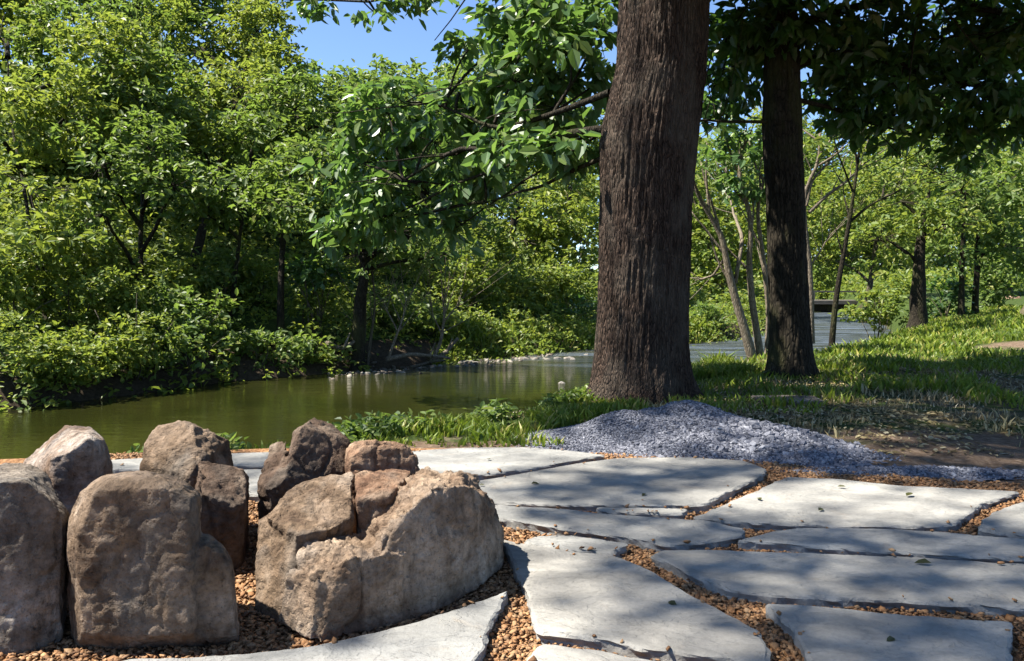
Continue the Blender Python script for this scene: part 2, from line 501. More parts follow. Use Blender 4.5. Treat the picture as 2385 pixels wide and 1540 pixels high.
SLABS = [
 ([(900,1058),(980,1048),(1100,1042),(1230,1041),(1330,1048),(1408,1058),(1330,1072),(1230,1090),(1115,1105),(1000,1112),(880,1100)], 'bright pale flagstone behind the round reddish rock, left of the gravel pile'),
 ([(250,1070),(420,1060),(620,1051),(800,1047),(870,1060),(830,1092),(600,1082),(400,1088),(260,1092)], 'long pale flagstone behind the fire ring at the river side'),
 ([(-220,1092),(-60,1082),(200,1073),(235,1096),(100,1110),(-80,1122),(-220,1125)], 'flagstone behind the flat topped grey rock at the left edge'),
 ([(330,1102),(600,1092),(840,1108),(760,1150),(520,1152),(360,1130)], 'pale flagstone glimpsed through the gap between the jagged rocks'),
 ([(1060,1125),(1180,1108),(1300,1086),(1430,1066),(1600,1064),(1730,1073),(1785,1092),(1775,1104),(1710,1140),(1640,1174),(1500,1176),(1300,1173),(1140,1170),(1050,1172)], 'large grey flagstone in front of the gravel pile'),
 ([(1388,1179),(1480,1180),(1605,1183),(1590,1194),(1500,1193),(1400,1189)], 'thin sliver of stone between two long flagstones'),
 ([(1060,1178),(1160,1177),(1290,1184),(1400,1196),(1560,1207),(1650,1212),(1735,1232),(1725,1245),(1640,1260),(1560,1268),(1480,1252),(1390,1238),(1280,1226),(1180,1210),(1060,1206)], 'long narrow flagstone tapering to a point on the right'),
 ([(1222,1256),(1250,1243),(1330,1244),(1460,1262),(1425,1286),(1330,1277),(1230,1262)], 'small tapered flagstone right of the big cream rock'),
 ([(1615,1206),(1690,1174),(1795,1126),(1834,1109),(1947,1113),(2078,1127),(2208,1134),(2376,1141),(2295,1170),(2213,1218),(2120,1224),(1947,1224),(1860,1218),(1700,1212)], 'brightest sunlit flagstone at the foot of the gravel pile'),
 ([(2274,1233),(2304,1200),(2339,1183),(2400,1165),(2520,1150),(2640,1180),(2560,1275),(2385,1248),(2317,1240)], 'flagstone cut by the right frame edge, topmost there'),
 ([(1716,1259),(1795,1240),(1860,1231),(2034,1231),(2208,1240),(2385,1255),(2540,1272),(2560,1308),(2385,1301),(2165,1290),(1990,1277),(1816,1264)], 'narrow grey flagstone just below the brightest flagstone'),
 ([(1518,1292),(1540,1279),(1640,1277),(1686,1279),(1947,1288),(2121,1294),(2385,1309),(2560,1318),(2600,1415),(2385,1410),(2208,1399),(1990,1390),(1795,1381),(1690,1368),(1588,1322)], 'very long flagstone with a green leaf near its upper edge'),
 ([(1165,1255),(1225,1266),(1330,1284),(1425,1292),(1500,1322),(1590,1374),(1700,1432),(1770,1472),(1796,1512),(1790,1545),(1700,1533),(1588,1520),(1480,1508),(1414,1490),(1327,1477),(1253,1468),(1240,1400),(1216,1345),(1190,1300)], 'large triangular grey flagstone in the middle foreground'),
 ([(1205,1560),(1266,1497),(1370,1513),(1500,1535),(1640,1562),(1640,1700),(1200,1700)], 'pale flagstone cut by the bottom edge below the triangular one'),
 ([(1785,1406),(1903,1411),(2120,1436),(2358,1450),(2345,1540),(2320,1680),(1930,1680),(1890,1540),(1868,1492),(1834,1449)], 'dappled grey flagstone in the bottom right corner with a dark leaf'),
 ([(180,1547),(350,1533),(532,1527),(730,1504),(888,1473),(1046,1426),(1184,1376),(1165,1410),(1145,1445),(1125,1505),(1095,1550),(1060,1700),(120,1700)], 'curved flagstone along the shaded foot of the big cream rock'),
 ([(2410,1470),(2640,1480),(2700,1700),(2390,1700)], None),
 ([(1680,1585),(1850,1590),(1880,1720),(1690,1720)], None),
]
slab_polys = []
def smooth_poly(pts, rep, jit, seed):
    pts = np.array(pts)
    out = []
    n = len(pts)
    for k in range(n):
        a, b = pts[k], pts[(k + 1) % n]
        L = np.linalg.norm(b - a)
        m = max(1, int(L / rep))
        for q in range(m):
            out.append(a + (b - a) * q / m)
    out = np.array(out)
    for _ in range(1):
        out = .5 * out + .25 * (np.roll(out, 1, 0) + np.roll(out, -1, 0))
    p3 = np.stack([out[:, 0] * 9, out[:, 1] * 9, out[:, 0] * 0 + seed], 1)
    t = np.roll(out, -1, 0) - np.roll(out, 1, 0)
    nn = unit(np.stack([t[:, 1], -t[:, 0]], 1))
    return out + nn * (fbm(p3, 4, 5)[:, None] * jit), nn
for k, (px, label) in enumerate(SLABS):
    pp = np.array([P(u, v, .008)[:2] for u, v in px])
    area = .5 * np.sum(pp[:, 0] * np.roll(pp[:, 1], -1) - pp[:, 1] * np.roll(pp[:, 0], -1))
    if area < 0: pp = pp[::-1]
    ring, nn = smooth_poly(pp, .016, .013, k * 3.1)
    slab_polys.append(ring)
    if label is None: label = 'flagstone lying just outside the patio view'
    top = .008 + random.uniform(-.004, .004)
    tx, ty = random.uniform(-.004, .004), random.uniform(-.003, .003)
    c = ring.mean(0)
    bm = bmesh.new()
    loops = []
    for off, z in ((-.005, 0), (.001, -.003), (.004, -.009), (.001, -.024), (.006, -.058)):
        jz = fbm(np.stack([ring[:, 0] * 25, ring[:, 1] * 25, ring[:, 0] * 0 + k + z * 200], 1), 3, 9) * (.013 if z > -.04 and z < 0 else (.005 if z == 0 else 0))
        rr = ring + nn * (off + jz[:, None])
        loops.append([bm.verts.new((x, y, z + top + (x - c[0]) * tx + (y - c[1]) * ty)) for x, y in rr])
    bm.faces.new(loops[0])
    n = len(ring)
    for a, b in zip(loops[:-1], loops[1:]):
        for q in range(n):
            f = bm.faces.new((a[q], b[q], b[(q + 1) % n], a[(q + 1) % n]))
    bmesh.ops.recalc_face_normals(bm, faces=bm.faces[:])
    bmesh.ops.triangulate(bm, faces=[f for f in bm.faces if len(f.verts) > 4])
    me = bpy.data.meshes.new('flagstone'); bm.to_mesh(me); bm.free()
    tag(link('flagstone', me, M['slab'], origin=(c[0], c[1], 0)), label, 'flagstone', 'flagstones of the patio')

def inside(poly, X, Y):
    r = np.zeros(X.shape, bool)
    n = len(poly)
    j = n - 1
    for i in range(n):
        xi, yi, xj, yj = poly[i][0], poly[i][1], poly[j][0], poly[j][1]
        if yi != yj:
            r ^= ((yi > Y) != (yj > Y)) & (X < (xj - xi) * (Y - yi) / (yj - yi) + xi)
        j = i
    return r

# pebbles: deformed low-poly stones in one mesh
ico = bmesh.new(); bmesh.ops.create_icosphere(ico, subdivisions=1, radius=1)
IV = np.array([v.co[:] for v in ico.verts]); ico.verts.index_update(); IF = np.array([[v.index for v in f.verts] for f in ico.faces]); ico.free()
def pebbles(name, C, S, mat, squash=.6, jag=.25, smooth=True):
    n = len(C)
    V = np.repeat(IV[None], n, 0)
    V = V * (1 + rng.uniform(-jag, jag, (n, len(IV), 1)))
    V = V * np.stack([rng.uniform(.75, 1.35, n), rng.uniform(.6, 1.05, n), squash * rng.uniform(.7, 1.2, n)], 1)[:, None]
    a, b, g = rng.uniform(0, 6.28, n), rng.normal(0, .35, n), rng.normal(0, .35, n)
    ca_, sa = np.cos(a), np.sin(a)
    y, z = V[..., 1] * np.cos(b)[:, None] - V[..., 2] * np.sin(b)[:, None], V[..., 1] * np.sin(b)[:, None] + V[..., 2] * np.cos(b)[:, None]
    x = V[..., 0] * np.cos(g)[:, None] + z * np.sin(g)[:, None]
    z = -V[..., 0] * np.sin(g)[:, None] + z * np.cos(g)[:, None]
    X = x * ca_[:, None] - y * sa[:, None]
    Y = x * sa[:, None] + y * ca_[:, None]
    V = np.stack([X, Y, z], -1) * S[:, None, None] + C[:, None]
    Fc = (IF[None] + (np.arange(n) * len(IV))[:, None, None]).reshape(-1, 3)
    return np_mesh(name, V.reshape(-1, 3), [Fc], smooth)
n = 260000
X, Y = rng.uniform(-2.2, 3.2, n), 1.15 + 3.2 * rng.uniform(0, 1, n) ** 1.25
ok = inside(BED, X, Y)
for r in slab_polys:
    c = r.mean(0)
    ok &= ~inside(c + (r - c) * .985, X, Y)
ok &= np.abs(X) < .75 * Y + .3
X, Y = X[ok], Y[ok]
SX, SY = [], []
for r in slab_polys:
    m = rng.integers(0, len(r), 12)
    c = r.mean(0)
    w = 1 - rng.exponential(.04, 12).clip(0, .9)
    SX.append(c[0] + (r[m, 0] - c[0]) * w); SY.append(c[1] + (r[m, 1] - c[1]) * w)
SX, SY = np.concatenate(SX), np.concatenate(SY)
print('pebbles', len(X))
C = np.stack([X, Y, -.03 + rng.uniform(-.003, .010, len(X))], 1)
C = np.concatenate([C, np.stack([SX, SY, SX * 0 + .012], 1)])
X = C[:, 0]
me = pebbles('pea_gravel', C, rng.uniform(.0035, .0075, len(X)) * rng.choice([1, 1, 1.35, 1.8], len(X)), M['pea'], .42, .6)
tag(link('pea_gravel', me, M['pea']), 'orange brown pea gravel filling the joints between the flagstones', 'gravel', kind='stuff')

# ------------------------------------------------------------------ fire ring rocks
def hull(bm, pts):
    vs = [bm.verts.new(p) for p in pts]
    r = bmesh.ops.convex_hull(bm, input=vs)
    junk = [g for g in r['geom_interior'] if isinstance(g, bmesh.types.BMVert)]
    bmesh.ops.delete(bm, geom=junk, context='VERTS')
def rock(label, hulls, mat, name='boulder', voxel=.0068, sm=4, amp=.012, rough=.006, topamp=.0, strata=None, chops=(14, .08), seed=0, cat='rock', group='rocks of the fire ring'):
    me = bpy.data.meshes.new(name)
    tot = bmesh.new()
    for h in hulls:
        b2 = bmesh.new()
        hull(b2, [(D(*p) if len(p) == 3 else p[:3]) for p in h])
        m2 = bpy.data.meshes.new('tmp'); b2.to_mesh(m2); b2.free()
        tot.from_mesh(m2); bpy.data.meshes.remove(m2)
    bmesh.ops.recalc_face_normals(tot, faces=tot.faces[:])
    tot.to_mesh(me); tot.free()
    o = bpy.data.objects.new(name, me)
    COL.objects.link(o)
    md = o.modifiers.new('r', 'REMESH'); md.mode = 'VOXEL'; md.voxel_size = voxel
    ms = o.modifiers.new('s', 'SMOOTH'); ms.factor = .5; ms.iterations = sm
    dg = bpy.context.evaluated_depsgraph_get()
    me2 = bpy.data.meshes.new_from_object(o.evaluated_get(dg))
    bpy.data.objects.remove(o)
    bpy.data.meshes.remove(me)
    me2.name = name
    nv = len(me2.vertices)
    co = np.zeros(nv * 3, np.float32); me2.vertices.foreach_get('co', co); co = co.reshape(-1, 3).astype(float)
    no = np.zeros(nv * 3, np.float32); me2.vertices.foreach_get('normal', no); no = no.reshape(-1, 3).astype(float)
    s = seed * 13.7
    rg = np.random.default_rng(seed + 100)
    size = (co.max(0) - co.min(0)).mean()
    for _ in range(chops[0]):
        nn = unit(rg.normal(0, 1, 3) * np.array([1, 1, .8]) + np.array([0, -.25, .35]))
        pr = co @ nn
        ex = np.clip(pr - (pr.max() - rg.uniform(.25, 1.0) * chops[1] * size), 0, None)
        co = co - nn * ex[:, None]
    # angular facets: quantised low noise, then ridges, then grain
    d = .6 * amp * fbm(co * 6 + s, 3, 1)
    ce = co * 16 + s
    d += .55 * rough * (ridged(ce, 4, 2) - .4) * (.3 + sstep(-.1, .4, fbm(co * 5 + s + 9, 2, 23)))
    d += .5 * rough * fbm(co * 60 + s, 3, 4)
    cr_ = np.abs(fbm(co * np.array([6, 6, 3.2]) + s + 40, 3, 14))
    d -= rough * 1.1 * (1 - sstep(0, .07, cr_))
    fz = fbm(co * 11 + s + 70, 2, 15) * 4
    d += amp * .22 * (np.round(fz) - fz * .4)
    if topamp:
        up = sstep(.25, .65, no[:, 2])
        q = fbm(co * np.array([10, 10, 18]) + s, 4, 6)
        d += topamp * up * (np.round(q * 5) / 5 * .7 + q * .5 + .6 * ridged(co * 22 + s, 3, 8) - .3)
    if strata is not None:
        ax = np.array(strata[:3]); ax = ax / np.linalg.norm(ax)
        w = co @ ax * strata[3] + fbm(co * 5 + s, 3, 7) * 1.2
        saw = np.abs((w % 1) - .5) * 2
        d += strata[4] * (sstep(.0, .35, saw) - .7) * (.4 + .6 * sstep(-.2, .3, fbm(co * 4 + s + 5, 2, 3)))
    co = co + no * d[:, None]
    me2.vertices.foreach_set('co', co.astype(np.float32).ravel())
    me2.polygons.foreach_set('use_smooth', np.ones(len(me2.polygons), bool))
    me2.update()
    lo, hi = co.min(0), co.max(0)
    return tag(link(name, me2, mat, origin=((lo[0] + hi[0]) / 2, (lo[1] + hi[1]) / 2, 0)), label, cat, group)
def pebble_hull(outline, d0, d1, fin=.8, bin_=.85):
    o = np.array(outline, float)
    c = o.mean(0)
    r = []
    for s, d in ((fin, d0), (.96, d0 + .2 * (d1 - d0)), (1.0, d0 + .4 * (d1 - d0)), (.97, d0 + .7 * (d1 - d0)), (bin_, d1)):
        for q in o:
            r.append((*(c + (q - c) * s), d))
    return r
rock('flat topped grey rock cut off by the left frame edge', [[(-130,1125,1.95),(55,1117,1.98),(98,1150,2.0),(150,1205,2.03),(-130,1078,2.35),(70,1080,2.35),(106,1098,2.28),(160,1190,2.15),(-130,1535,1.93),(60,1530,1.95),(150,1512,2.03),(156,1420,2.2),(-130,1400,2.4)]], M['stone_grey'], seed=1, sm=2, amp=.010, topamp=.005, chops=(3, .03))
rock('rock with a white slanting top and a brown face, behind the left edge rock', [[(51,1076,2.78),(154,989,2.75),(213,996,2.7),(245,1026,2.64),(264,1085,2.6),(205,1022,2.47),(166,1050,2.44),(119,1070,2.44),(105,1100,2.47),(130,1350,2.45),(268,1340,2.58),(60,1320,2.78),(245,1280,2.85)]], M['stone_white'], seed=2, sm=1, amp=.009, rough=.006, topamp=.005, chops=(3, .03))
rock('tallest rounded tan rock standing upright in the front of the ring',
     [pebble_hull([(153,1310),(163,1205),(190,1142),(240,1107),(300,1096),(370,1102),(425,1124),(463,1152),(470,1300),(478,1515),(300,1528),(170,1518)], 1.93, 2.24, .84),
      pebble_hull([(440,1260),(482,1242),(520,1272),(543,1310),(552,1400),(556,1500),(470,1520),(430,1500)], 1.97, 2.2, .8)], M['stone_tan'], seed=3, sm=6, amp=.012, rough=.006, chops=(7, .035))
rock('pointed rock with a dark right shoulder, in the back of the ring', [[(372,983,2.95),(435,977,2.92),(447,989,2.88),(534,1026,3.0),(546,1082,3.0),(336,1034,2.86),(324,1090,2.8),(440,1105,2.73),(385,1062,2.78),(468,1075,2.76),(330,1290,2.78),(480,1290,2.75),(545,1250,3.0),(400,1230,3.15),(350,1200,3.1)]], M['stone_tan'], seed=4, sm=1, amp=.010, rough=.010, topamp=.006, chops=(4, .03))
rock('broken dark rock with a grey top, below the pointed rock', [[(463,1072,2.68),(546,1082,2.76),(581,1098,2.7),(576,1166,2.56),(546,1178,2.5),(458,1130,2.49),(470,1152,2.47),(450,1350,2.5),(560,1340,2.55),(578,1290,2.8),(470,1290,2.8)]], M['stone_brown'], seed=5, sm=1, amp=.010, rough=.010, topamp=.008, chops=(4, .04))
rock('angular dark faced rock with a pale left flank, in the back of the ring', [[(704,995,2.78),(678,1007,2.82),(734,971,3.0),(769,981,3.0),(817,1024,2.9),(811,1090,2.85),(682,1040,2.74),(660,1121,2.66),(800,1100,2.8),(650,1300,2.7),(800,1290,2.8),(790,1250,3.1),(690,1230,3.1)],
      [(667,1026,2.85),(631,1034,2.9),(615,1070,2.8),(600,1121,2.7),(625,1141,2.65),(660,1121,2.65),(602,1290,2.75),(650,1290,2.7),(660,1230,3.0),(610,1230,3.0)]], M['stone_brown'], seed=6, sm=1, amp=.009, rough=.008, topamp=.004, chops=(3, .03))
rock('round reddish rock furthest right in the back of the ring', [pebble_hull([(801,1086),(807,1046),(848,1013),(896,1012),(940,1026),(971,1066),(980,1100),(975,1260),(800,1260)], 2.72, 3.05, .85)], M['stone_red'], seed=7, sm=6, amp=.016, rough=.01, strata=(0, .2, 1, 28, .008))
rock('leaning tan rock with a dark grey foot, left of the big cream rock', [[(826,1098,2.6),(754,1104,2.6),(690,1128,2.52),(652,1161,2.42),(690,1246,2.22),(772,1232,2.27),(826,1204,2.36),(617,1204,2.36),(690,1300,2.25),(820,1300,2.4),(640,1240,2.6)],
      [(600,1210,2.42),(650,1180,2.42),(690,1250,2.25),(597,1440,2.2),(655,1455,2.13),(820,1400,2.3),(620,1350,2.5),(830,1330,2.6)]], M['stone_tan'], seed=8, sm=2, amp=.012, rough=.009, chops=(5, .04))
rock('small pinkish rock wedged between the round reddish rock and the big cream rock', [[(828,1100,2.58),(890,1092,2.76),(962,1094,2.76),(938,1122,2.5),(832,1165,2.42),(905,1152,2.42),(830,1350,2.42),(960,1350,2.5),(900,1290,2.8)]], M['stone_red'], seed=9, sm=2, amp=.009, topamp=.006, chops=(4, .03))
rock('big cream rock with a rough jagged top ledge, on the right of the ring',
     [[(830,1222,2.45),(905,1150,2.55),(967,1109,2.64),(1078,1094,2.58),(1109,1111,2.6),(1151,1169,2.62),(1173,1232,2.6),(1172,1295,2.56),(880,1283,2.13),(920,1216,2.16),(975,1163,2.2),(1007,1129,2.25),(1060,1127,2.3),(1104,1131,2.38),
       (850,1478,2.07),(888,1466,2.1),(1046,1412,2.25),(1125,1362,2.38),(1169,1322,2.54),(1150,1290,2.85),(860,1400,2.4)],
      [(698,1262,2.24),(765,1244,2.36),(850,1235,2.42),(789,1317,2.05),(833,1297,2.07),(885,1290,2.11),(940,1300,2.14),(744,1502,2.0),(888,1466,2.1),(940,1450,2.14),(690,1292,2.14),(720,1340,2.05),(720,1400,2.35),(940,1400,2.5)],
      [(690,1330,2.1),(667,1366,2.08),(740,1345,2.03),(648,1448,2.08),(720,1496,2.0),(790,1480,2.04),(790,1380,2.05),(720,1400,2.3)]],
     M['stone_cream'], seed=10, sm=1, amp=.012, rough=.008, topamp=.036, voxel=.0052, chops=(2, .02))

# ------------------------------------------------------------------ blue grey gravel pile
bumps = [(1.06, 4.98, .40, .42, .185), (.55, 4.82, .36, .25, .085), (1.48, 4.66, .36, .34, .085), (1.25, 4.45, .6, .2, .045), (1.95, 3.92, .5, .11, .028)]
def pile_h(x, y):
    z = 0
    for cx, cy, sx, sy, h in bumps:
        z = z + h * np.exp(-((x - cx) / sx) ** 2 - ((y - cy) / sy) ** 2)
    n_ = fbm(np.stack([x * 3.3, y * 3.3, x * 0 + 2], -1).reshape(-1, 3), 4, 21).reshape(np.shape(x))
    return z * (1 + .45 * n_) - .042
gx, gy = np.meshgrid(np.linspace(-.2, 3.6, 230), np.linspace(3.6, 6.0, 150))
gzv = pile_h(gx, gy) + .006 * fbm(np.stack([gx * 40, gy * 40, gx * 0], -1).reshape(-1, 3), 2, 4).reshape(gx.shape)
front = np.array([P(u, v)[:2] for u, v in [(1180, 1046), (1420, 1062), (1600, 1062), (1740, 1072), (1830, 1098), (1950, 1105), (2100, 1120), (2220, 1128), (2420, 1138)]])
fr = np.interp(gx, front[:, 0], front[:, 1])
gzv = np.where(gy < fr + .05, gzv - np.clip((fr + .05 - gy) * 1.2, 0, .1), gzv)
I = np.arange(gx.size).reshape(gx.shape)
quads = np.stack([I[:-1, :-1], I[:-1, 1:], I[1:, 1:], I[1:, :-1]], -1).reshape(-1, 4)
zq = gzv.ravel()[quads].max(1)
quads = quads[zq > -.036]
pv = np.stack([gx, gy, gzv], -1).reshape(-1, 3)
n = 110000
cx_, cy_ = rng.uniform(-.1, 3.5, n), rng.uniform(3.7, 5.8, n)
hz = pile_h(cx_, cy_)
frc = np.interp(cx_, front[:, 0], front[:, 1])
keep = (hz > -.033 + rng.uniform(-.006, .012, n)) & (cy_ > frc + rng.normal(0.01, .025, n))
cx_, cy_, hz = cx_[keep], cy_[keep], np.maximum(hz[keep], .0 * (cy_[keep] < frc[keep] + .1) - .04)
pm = pebbles('gravel_pile', np.stack([cx_, cy_, hz + .004], 1), rng.uniform(.004, .0085, len(cx_)) * np.where((rng.uniform(0, 1, len(cx_)) < .05) & (cy_ < 4.75) & (cx_ > .7), 2.1, 1) * (1 + .7 * np.exp(-((cx_ - 1.55) / .5) ** 2 - ((cy_ - 4.5) / .35) ** 2)) , M['blue_gravel'], .7, .45, False)
print('pile chips', len(cx_))
V2 = np.zeros(len(pm.vertices) * 3, np.float32); pm.vertices.foreach_get('co', V2)
F2 = np.zeros(len(pm.polygons) * 3, np.int32); pm.loops.foreach_get('vertex_index', F2)
bpy.data.meshes.remove(pm)
me = np_mesh('gravel_pile', np.concatenate([pv, V2.reshape(-1, 3)]), [quads, F2.reshape(-1, 3) + len(pv)])
tag(link('gravel_pile', me, M['blue_gravel'], origin=(1.1, 4.9, 0)), 'low heap of blue grey crushed gravel at the foot of the big tree', 'gravel pile')

# ------------------------------------------------------------------ leaves, tubes
def leaves_np(C, Dd, N, L, W):
    Dd = unit(Dd)
    S = unit(np.cross(Dd, N))
    N = np.cross(S, Dd)
    L = L[:, None]; W = W[:, None]
    f = .10 * L
    cur = rng.uniform(-.05, .3, (len(C), 1)) * L
    b = C
    r1 = C + Dd * L * .35 + S * W * .5 + N * f
    r2 = C + Dd * L * .72 + S * W * .38 + N * (f * .7) - N * cur * .5
    t = C + Dd * L - N * cur
    l2 = C + Dd * L * .72 - S * W * .38 + N * (f * .7) - N * cur * .5
    l1 = C + Dd * L * .35 - S * W * .5 + N * f
    V = np.stack([b, r1, r2, t, l2, l1], 1).reshape(-1, 3)
    k = (np.arange(len(C)) * 6)[:, None]
    return V, np.concatenate([k + np.array([[0, 1, 2, 3]]), k + np.array([[0, 3, 4, 5]])], 0)
def cluster_leaves(cc, out, k, L, spread, droop, wr=.5):
    n = len(cc)
    C = np.repeat(cc, k, 0)
    O = np.repeat(out, k, 0)
    m = len(C)
    rr = rng.normal(0, 1, (m, 3))
    C = C + rr * spread * np.array([1, 1, .6]) * rng.uniform(.3, 1, (m, 1))
    Dd = unit(O * .55 + unit(rng.normal(0, 1, (m, 3)) * np.array([1, 1, .55])) + np.array([0, 0, -droop]))
    N = unit(np.array([0, 0, .8]) + O * .65 + rng.normal(0, .5, (m, 3)))
    Ls = L * rng.uniform(.6, 1.25, m)
    return leaves_np(C, Dd, N, Ls, Ls * wr * rng.uniform(.8, 1.2, m))
def tube(path, rad, seg=8, wob=0.0, seed=0):
    path = np.asarray(path, float)
    n = len(path)
    T = unit(np.gradient(path, axis=0))
    a = np.array([0, 0, 1.0]) if abs(T[0][2]) < .9 else np.array([1.0, 0, 0])
    U = unit(np.cross(T, np.cross(np.broadcast_to(a, T.shape), T)))
    Wv = np.cross(T, U)
    th = np.linspace(0, 2 * np.pi, seg, endpoint=False)
    r = np.asarray(rad, float)[:, None] * np.ones(seg)
    if wob:
        q = np.stack([np.cos(th)[None] * 2 + path[:, :1] * 0, np.sin(th)[None] * 2 + path[:, :1] * 0, path[:, 2:] * 3 + th[None] * 0], -1).reshape(-1, 3)
        r = r * (1 + wob * fbm(q + seed, 3, seed % 50).reshape(n, seg))
    V = path[:, None] + r[..., None] * (np.cos(th)[None, :, None] * U[:, None] + np.sin(th)[None, :, None] * Wv[:, None])
    I = np.arange(n * seg).reshape(n, seg)
    J = np.roll(I, -1, 1)
    Q = np.stack([I[:-1], J[:-1], J[1:], I[1:]], -1).reshape(-1, 4)
    V = np.concatenate([V.reshape(-1, 3), path[-1:]])
    cap = np.stack([I[-1], J[-1], np.full(seg, n * seg)], -1)
    return V, Q, cap
def curve_pts(ctrl, n):
    ctrl = np.asarray(ctrl, float)
    t = np.concatenate([[0], np.cumsum(np.linalg.norm(np.diff(ctrl, axis=0), axis=1))])
    s = np.linspace(0, t[-1], n)
    p = np.stack([np.interp(s, t, ctrl[:, k]) for k in range(ctrl.shape[1])], 1)
    for _ in range(max(1, n // 12)):
        p[1:-1] = .5 * p[1:-1] + .25 * (p[:-2] + p[2:])
    return p
class Geo:
    def __init__(s): s.V, s.Q, s.T, s.n = [], [], [], 0
    def add(s, V, Q=None, T=None):
        s.V.append(V)
        if Q is not None and len(Q): s.Q.append(np.asarray(Q) + s.n)
        if T is not None and len(T): s.T.append(np.asarray(T) + s.n)
        s.n += len(V)
    def tube(s, ctrl, r0, r1, n=10, seg=7, wob=.1, kink=.0):
        p = curve_pts(ctrl, n)
        if kink:
            p = p + np.stack([vn(p * 1.7 + k * 31, k + 60) for k in range(3)], 1) * kink * np.linspace(0, 1, n)[:, None]
        s.add(*tube(p, np.linspace(r0, r1, n), seg, wob, s.n))
        return p
    def mesh(s, name, smooth=True):
        f = []
        if s.Q: f.append(np.concatenate(s.Q))
        if s.T: f.append(np.concatenate(s.T))
        return np_mesh(name, np.concatenate(s.V), f, smooth)
def blob_clusters(c, rad, n, gap=.0, fr=.9, seed=0, shell=.45):
    d = unit(rng.normal(0, 1, (n, 3)))
    r = rng.uniform(shell ** 3, 1, n) ** (1 / 3)
    lump = 1 + .28 * fbm(d * 2.1 + seed * 3.3, 3, seed)
    p = c + d * (r * lump)[:, None] * rad
    if gap:
        keep = fbm(p * fr + seed, 3, 40 + seed) > gap + rng.uniform(-.12, .12, n)
        p, d = p[keep], d[keep]
    return p, unit(d + np.array([0, 0, .25]))
GL = 'trees on the far river bank'
def px_blob(b):
    u, v, ru, rv, d = b[:5]
    c = D(u, v, d)
    k = d / F
    return c, np.array([ru * k, max(ru, rv) * k * .85, rv * k])
DENS = 2.5
def grow(crown, wood, blobs, L, dens, droop=.35, spread=None, k=12, gap=-.15, wr=.5, seed=0, trunk=None, twig_r=.012, shell=.4):
    """leaf clusters in every blob, with twigs to a part of them and a limb from the trunk to each blob"""
    for q, b in enumerate(blobs):
        c, rad = px_blob(b) if len(b) == 5 else (np.array(b[0]), np.array(b[1]))
        areaf = rad[0] * rad[2] * 3.14
        n = max(6, int(dens * DENS * areaf / (k * L * L * wr * .7)))
        p, o = blob_clusters(c, rad, n, gap, .9 / max(.4, rad[0]), seed * 7 + q, shell)
        if len(p) == 0: continue
        crown.add(*cluster_leaves(p, o, k, L, spread or L * .8, droop, wr))
        if wood is not None:
            base = c.copy()
            if trunk is not None:
                cand = trunk[trunk[:, 2] < c[2] + .1]
                if len(cand) == 0: cand = trunk[:1]
                a = cand[np.argmin(np.linalg.norm(cand - (c - np.array([0, 0, rad[0] * .5])), axis=1))]
                rr = twig_r * (1.6 + rad[0])
                wood.tube([a, (a + c) / 2 + rng.normal(0, .12, 3) * rad + np.array([0, 0, .1 * rad[2]]), c], rr * 1.5, rr * .7, 9, 6, .1, .12)
            m = min(len(p), 16)
            for j in rng.choice(len(p), m, replace=False):
                wood.tube([c, (c + p[j]) / 2 + rng.normal(0, .07, 3) * rad, p[j]], twig_r * .8, twig_r * .25, 6, 4, 0, .06)
def tree(label, base, r0, blobs, mat, bark, L=.15, dens=2.2, group=None, top=None, lean=(), droop=.35, name='tree', k=12, gap=-.15, wr=.5, seed=0, cat='tree', twig_r=.012, sink=.1):
    """base = (u, d): foot in the picture column u at depth d, standing on the terrain"""
    if group == GL and base[1] < 16:
        blobs = [(b[0], b[1], b[2], b[3], b[4] + max(0, 470 - b[1]) * .0105) for b in blobs]
        L *= 1.06
    x = D(base[0], 700, base[1])[0]
    z = gz(x, base[1]) - sink
    foot = np.array([x, base[1], z])
    cs = [px_blob(b)[0] if len(b) == 5 else np.array(b[0]) for b in blobs]
    tp = np.array(cs[int(np.argmax([c[2] for c in cs]))]) if top is None else np.array(top)
    e = empty(name, foot, label, cat, group)
    ctrl = [foot] + [D(*q) for q in lean] + [tp]
    w = Geo()
    n = 26
    p = curve_pts(ctrl, n)
    p = p + np.stack([vn(p * .8 + seed + q * 31, q + 60) for q in range(3)], 1) * .10 * np.linspace(0, 1, n)[:, None]
    rad = r0 * (1 + .45 * np.exp(-np.linspace(0, 1, n) * 22)) * np.linspace(1, .28, n)
    w.add(*tube(p, rad, 12, .16, seed))
    cr = Geo()
    grow(cr, w, blobs, L, dens, droop, None, k, gap, wr, seed, p, twig_r)
    link('trunk', w.mesh('trunk'), M[bark], e)
    link('crown', cr.mesh('crown', False), M[mat], e)
    return e

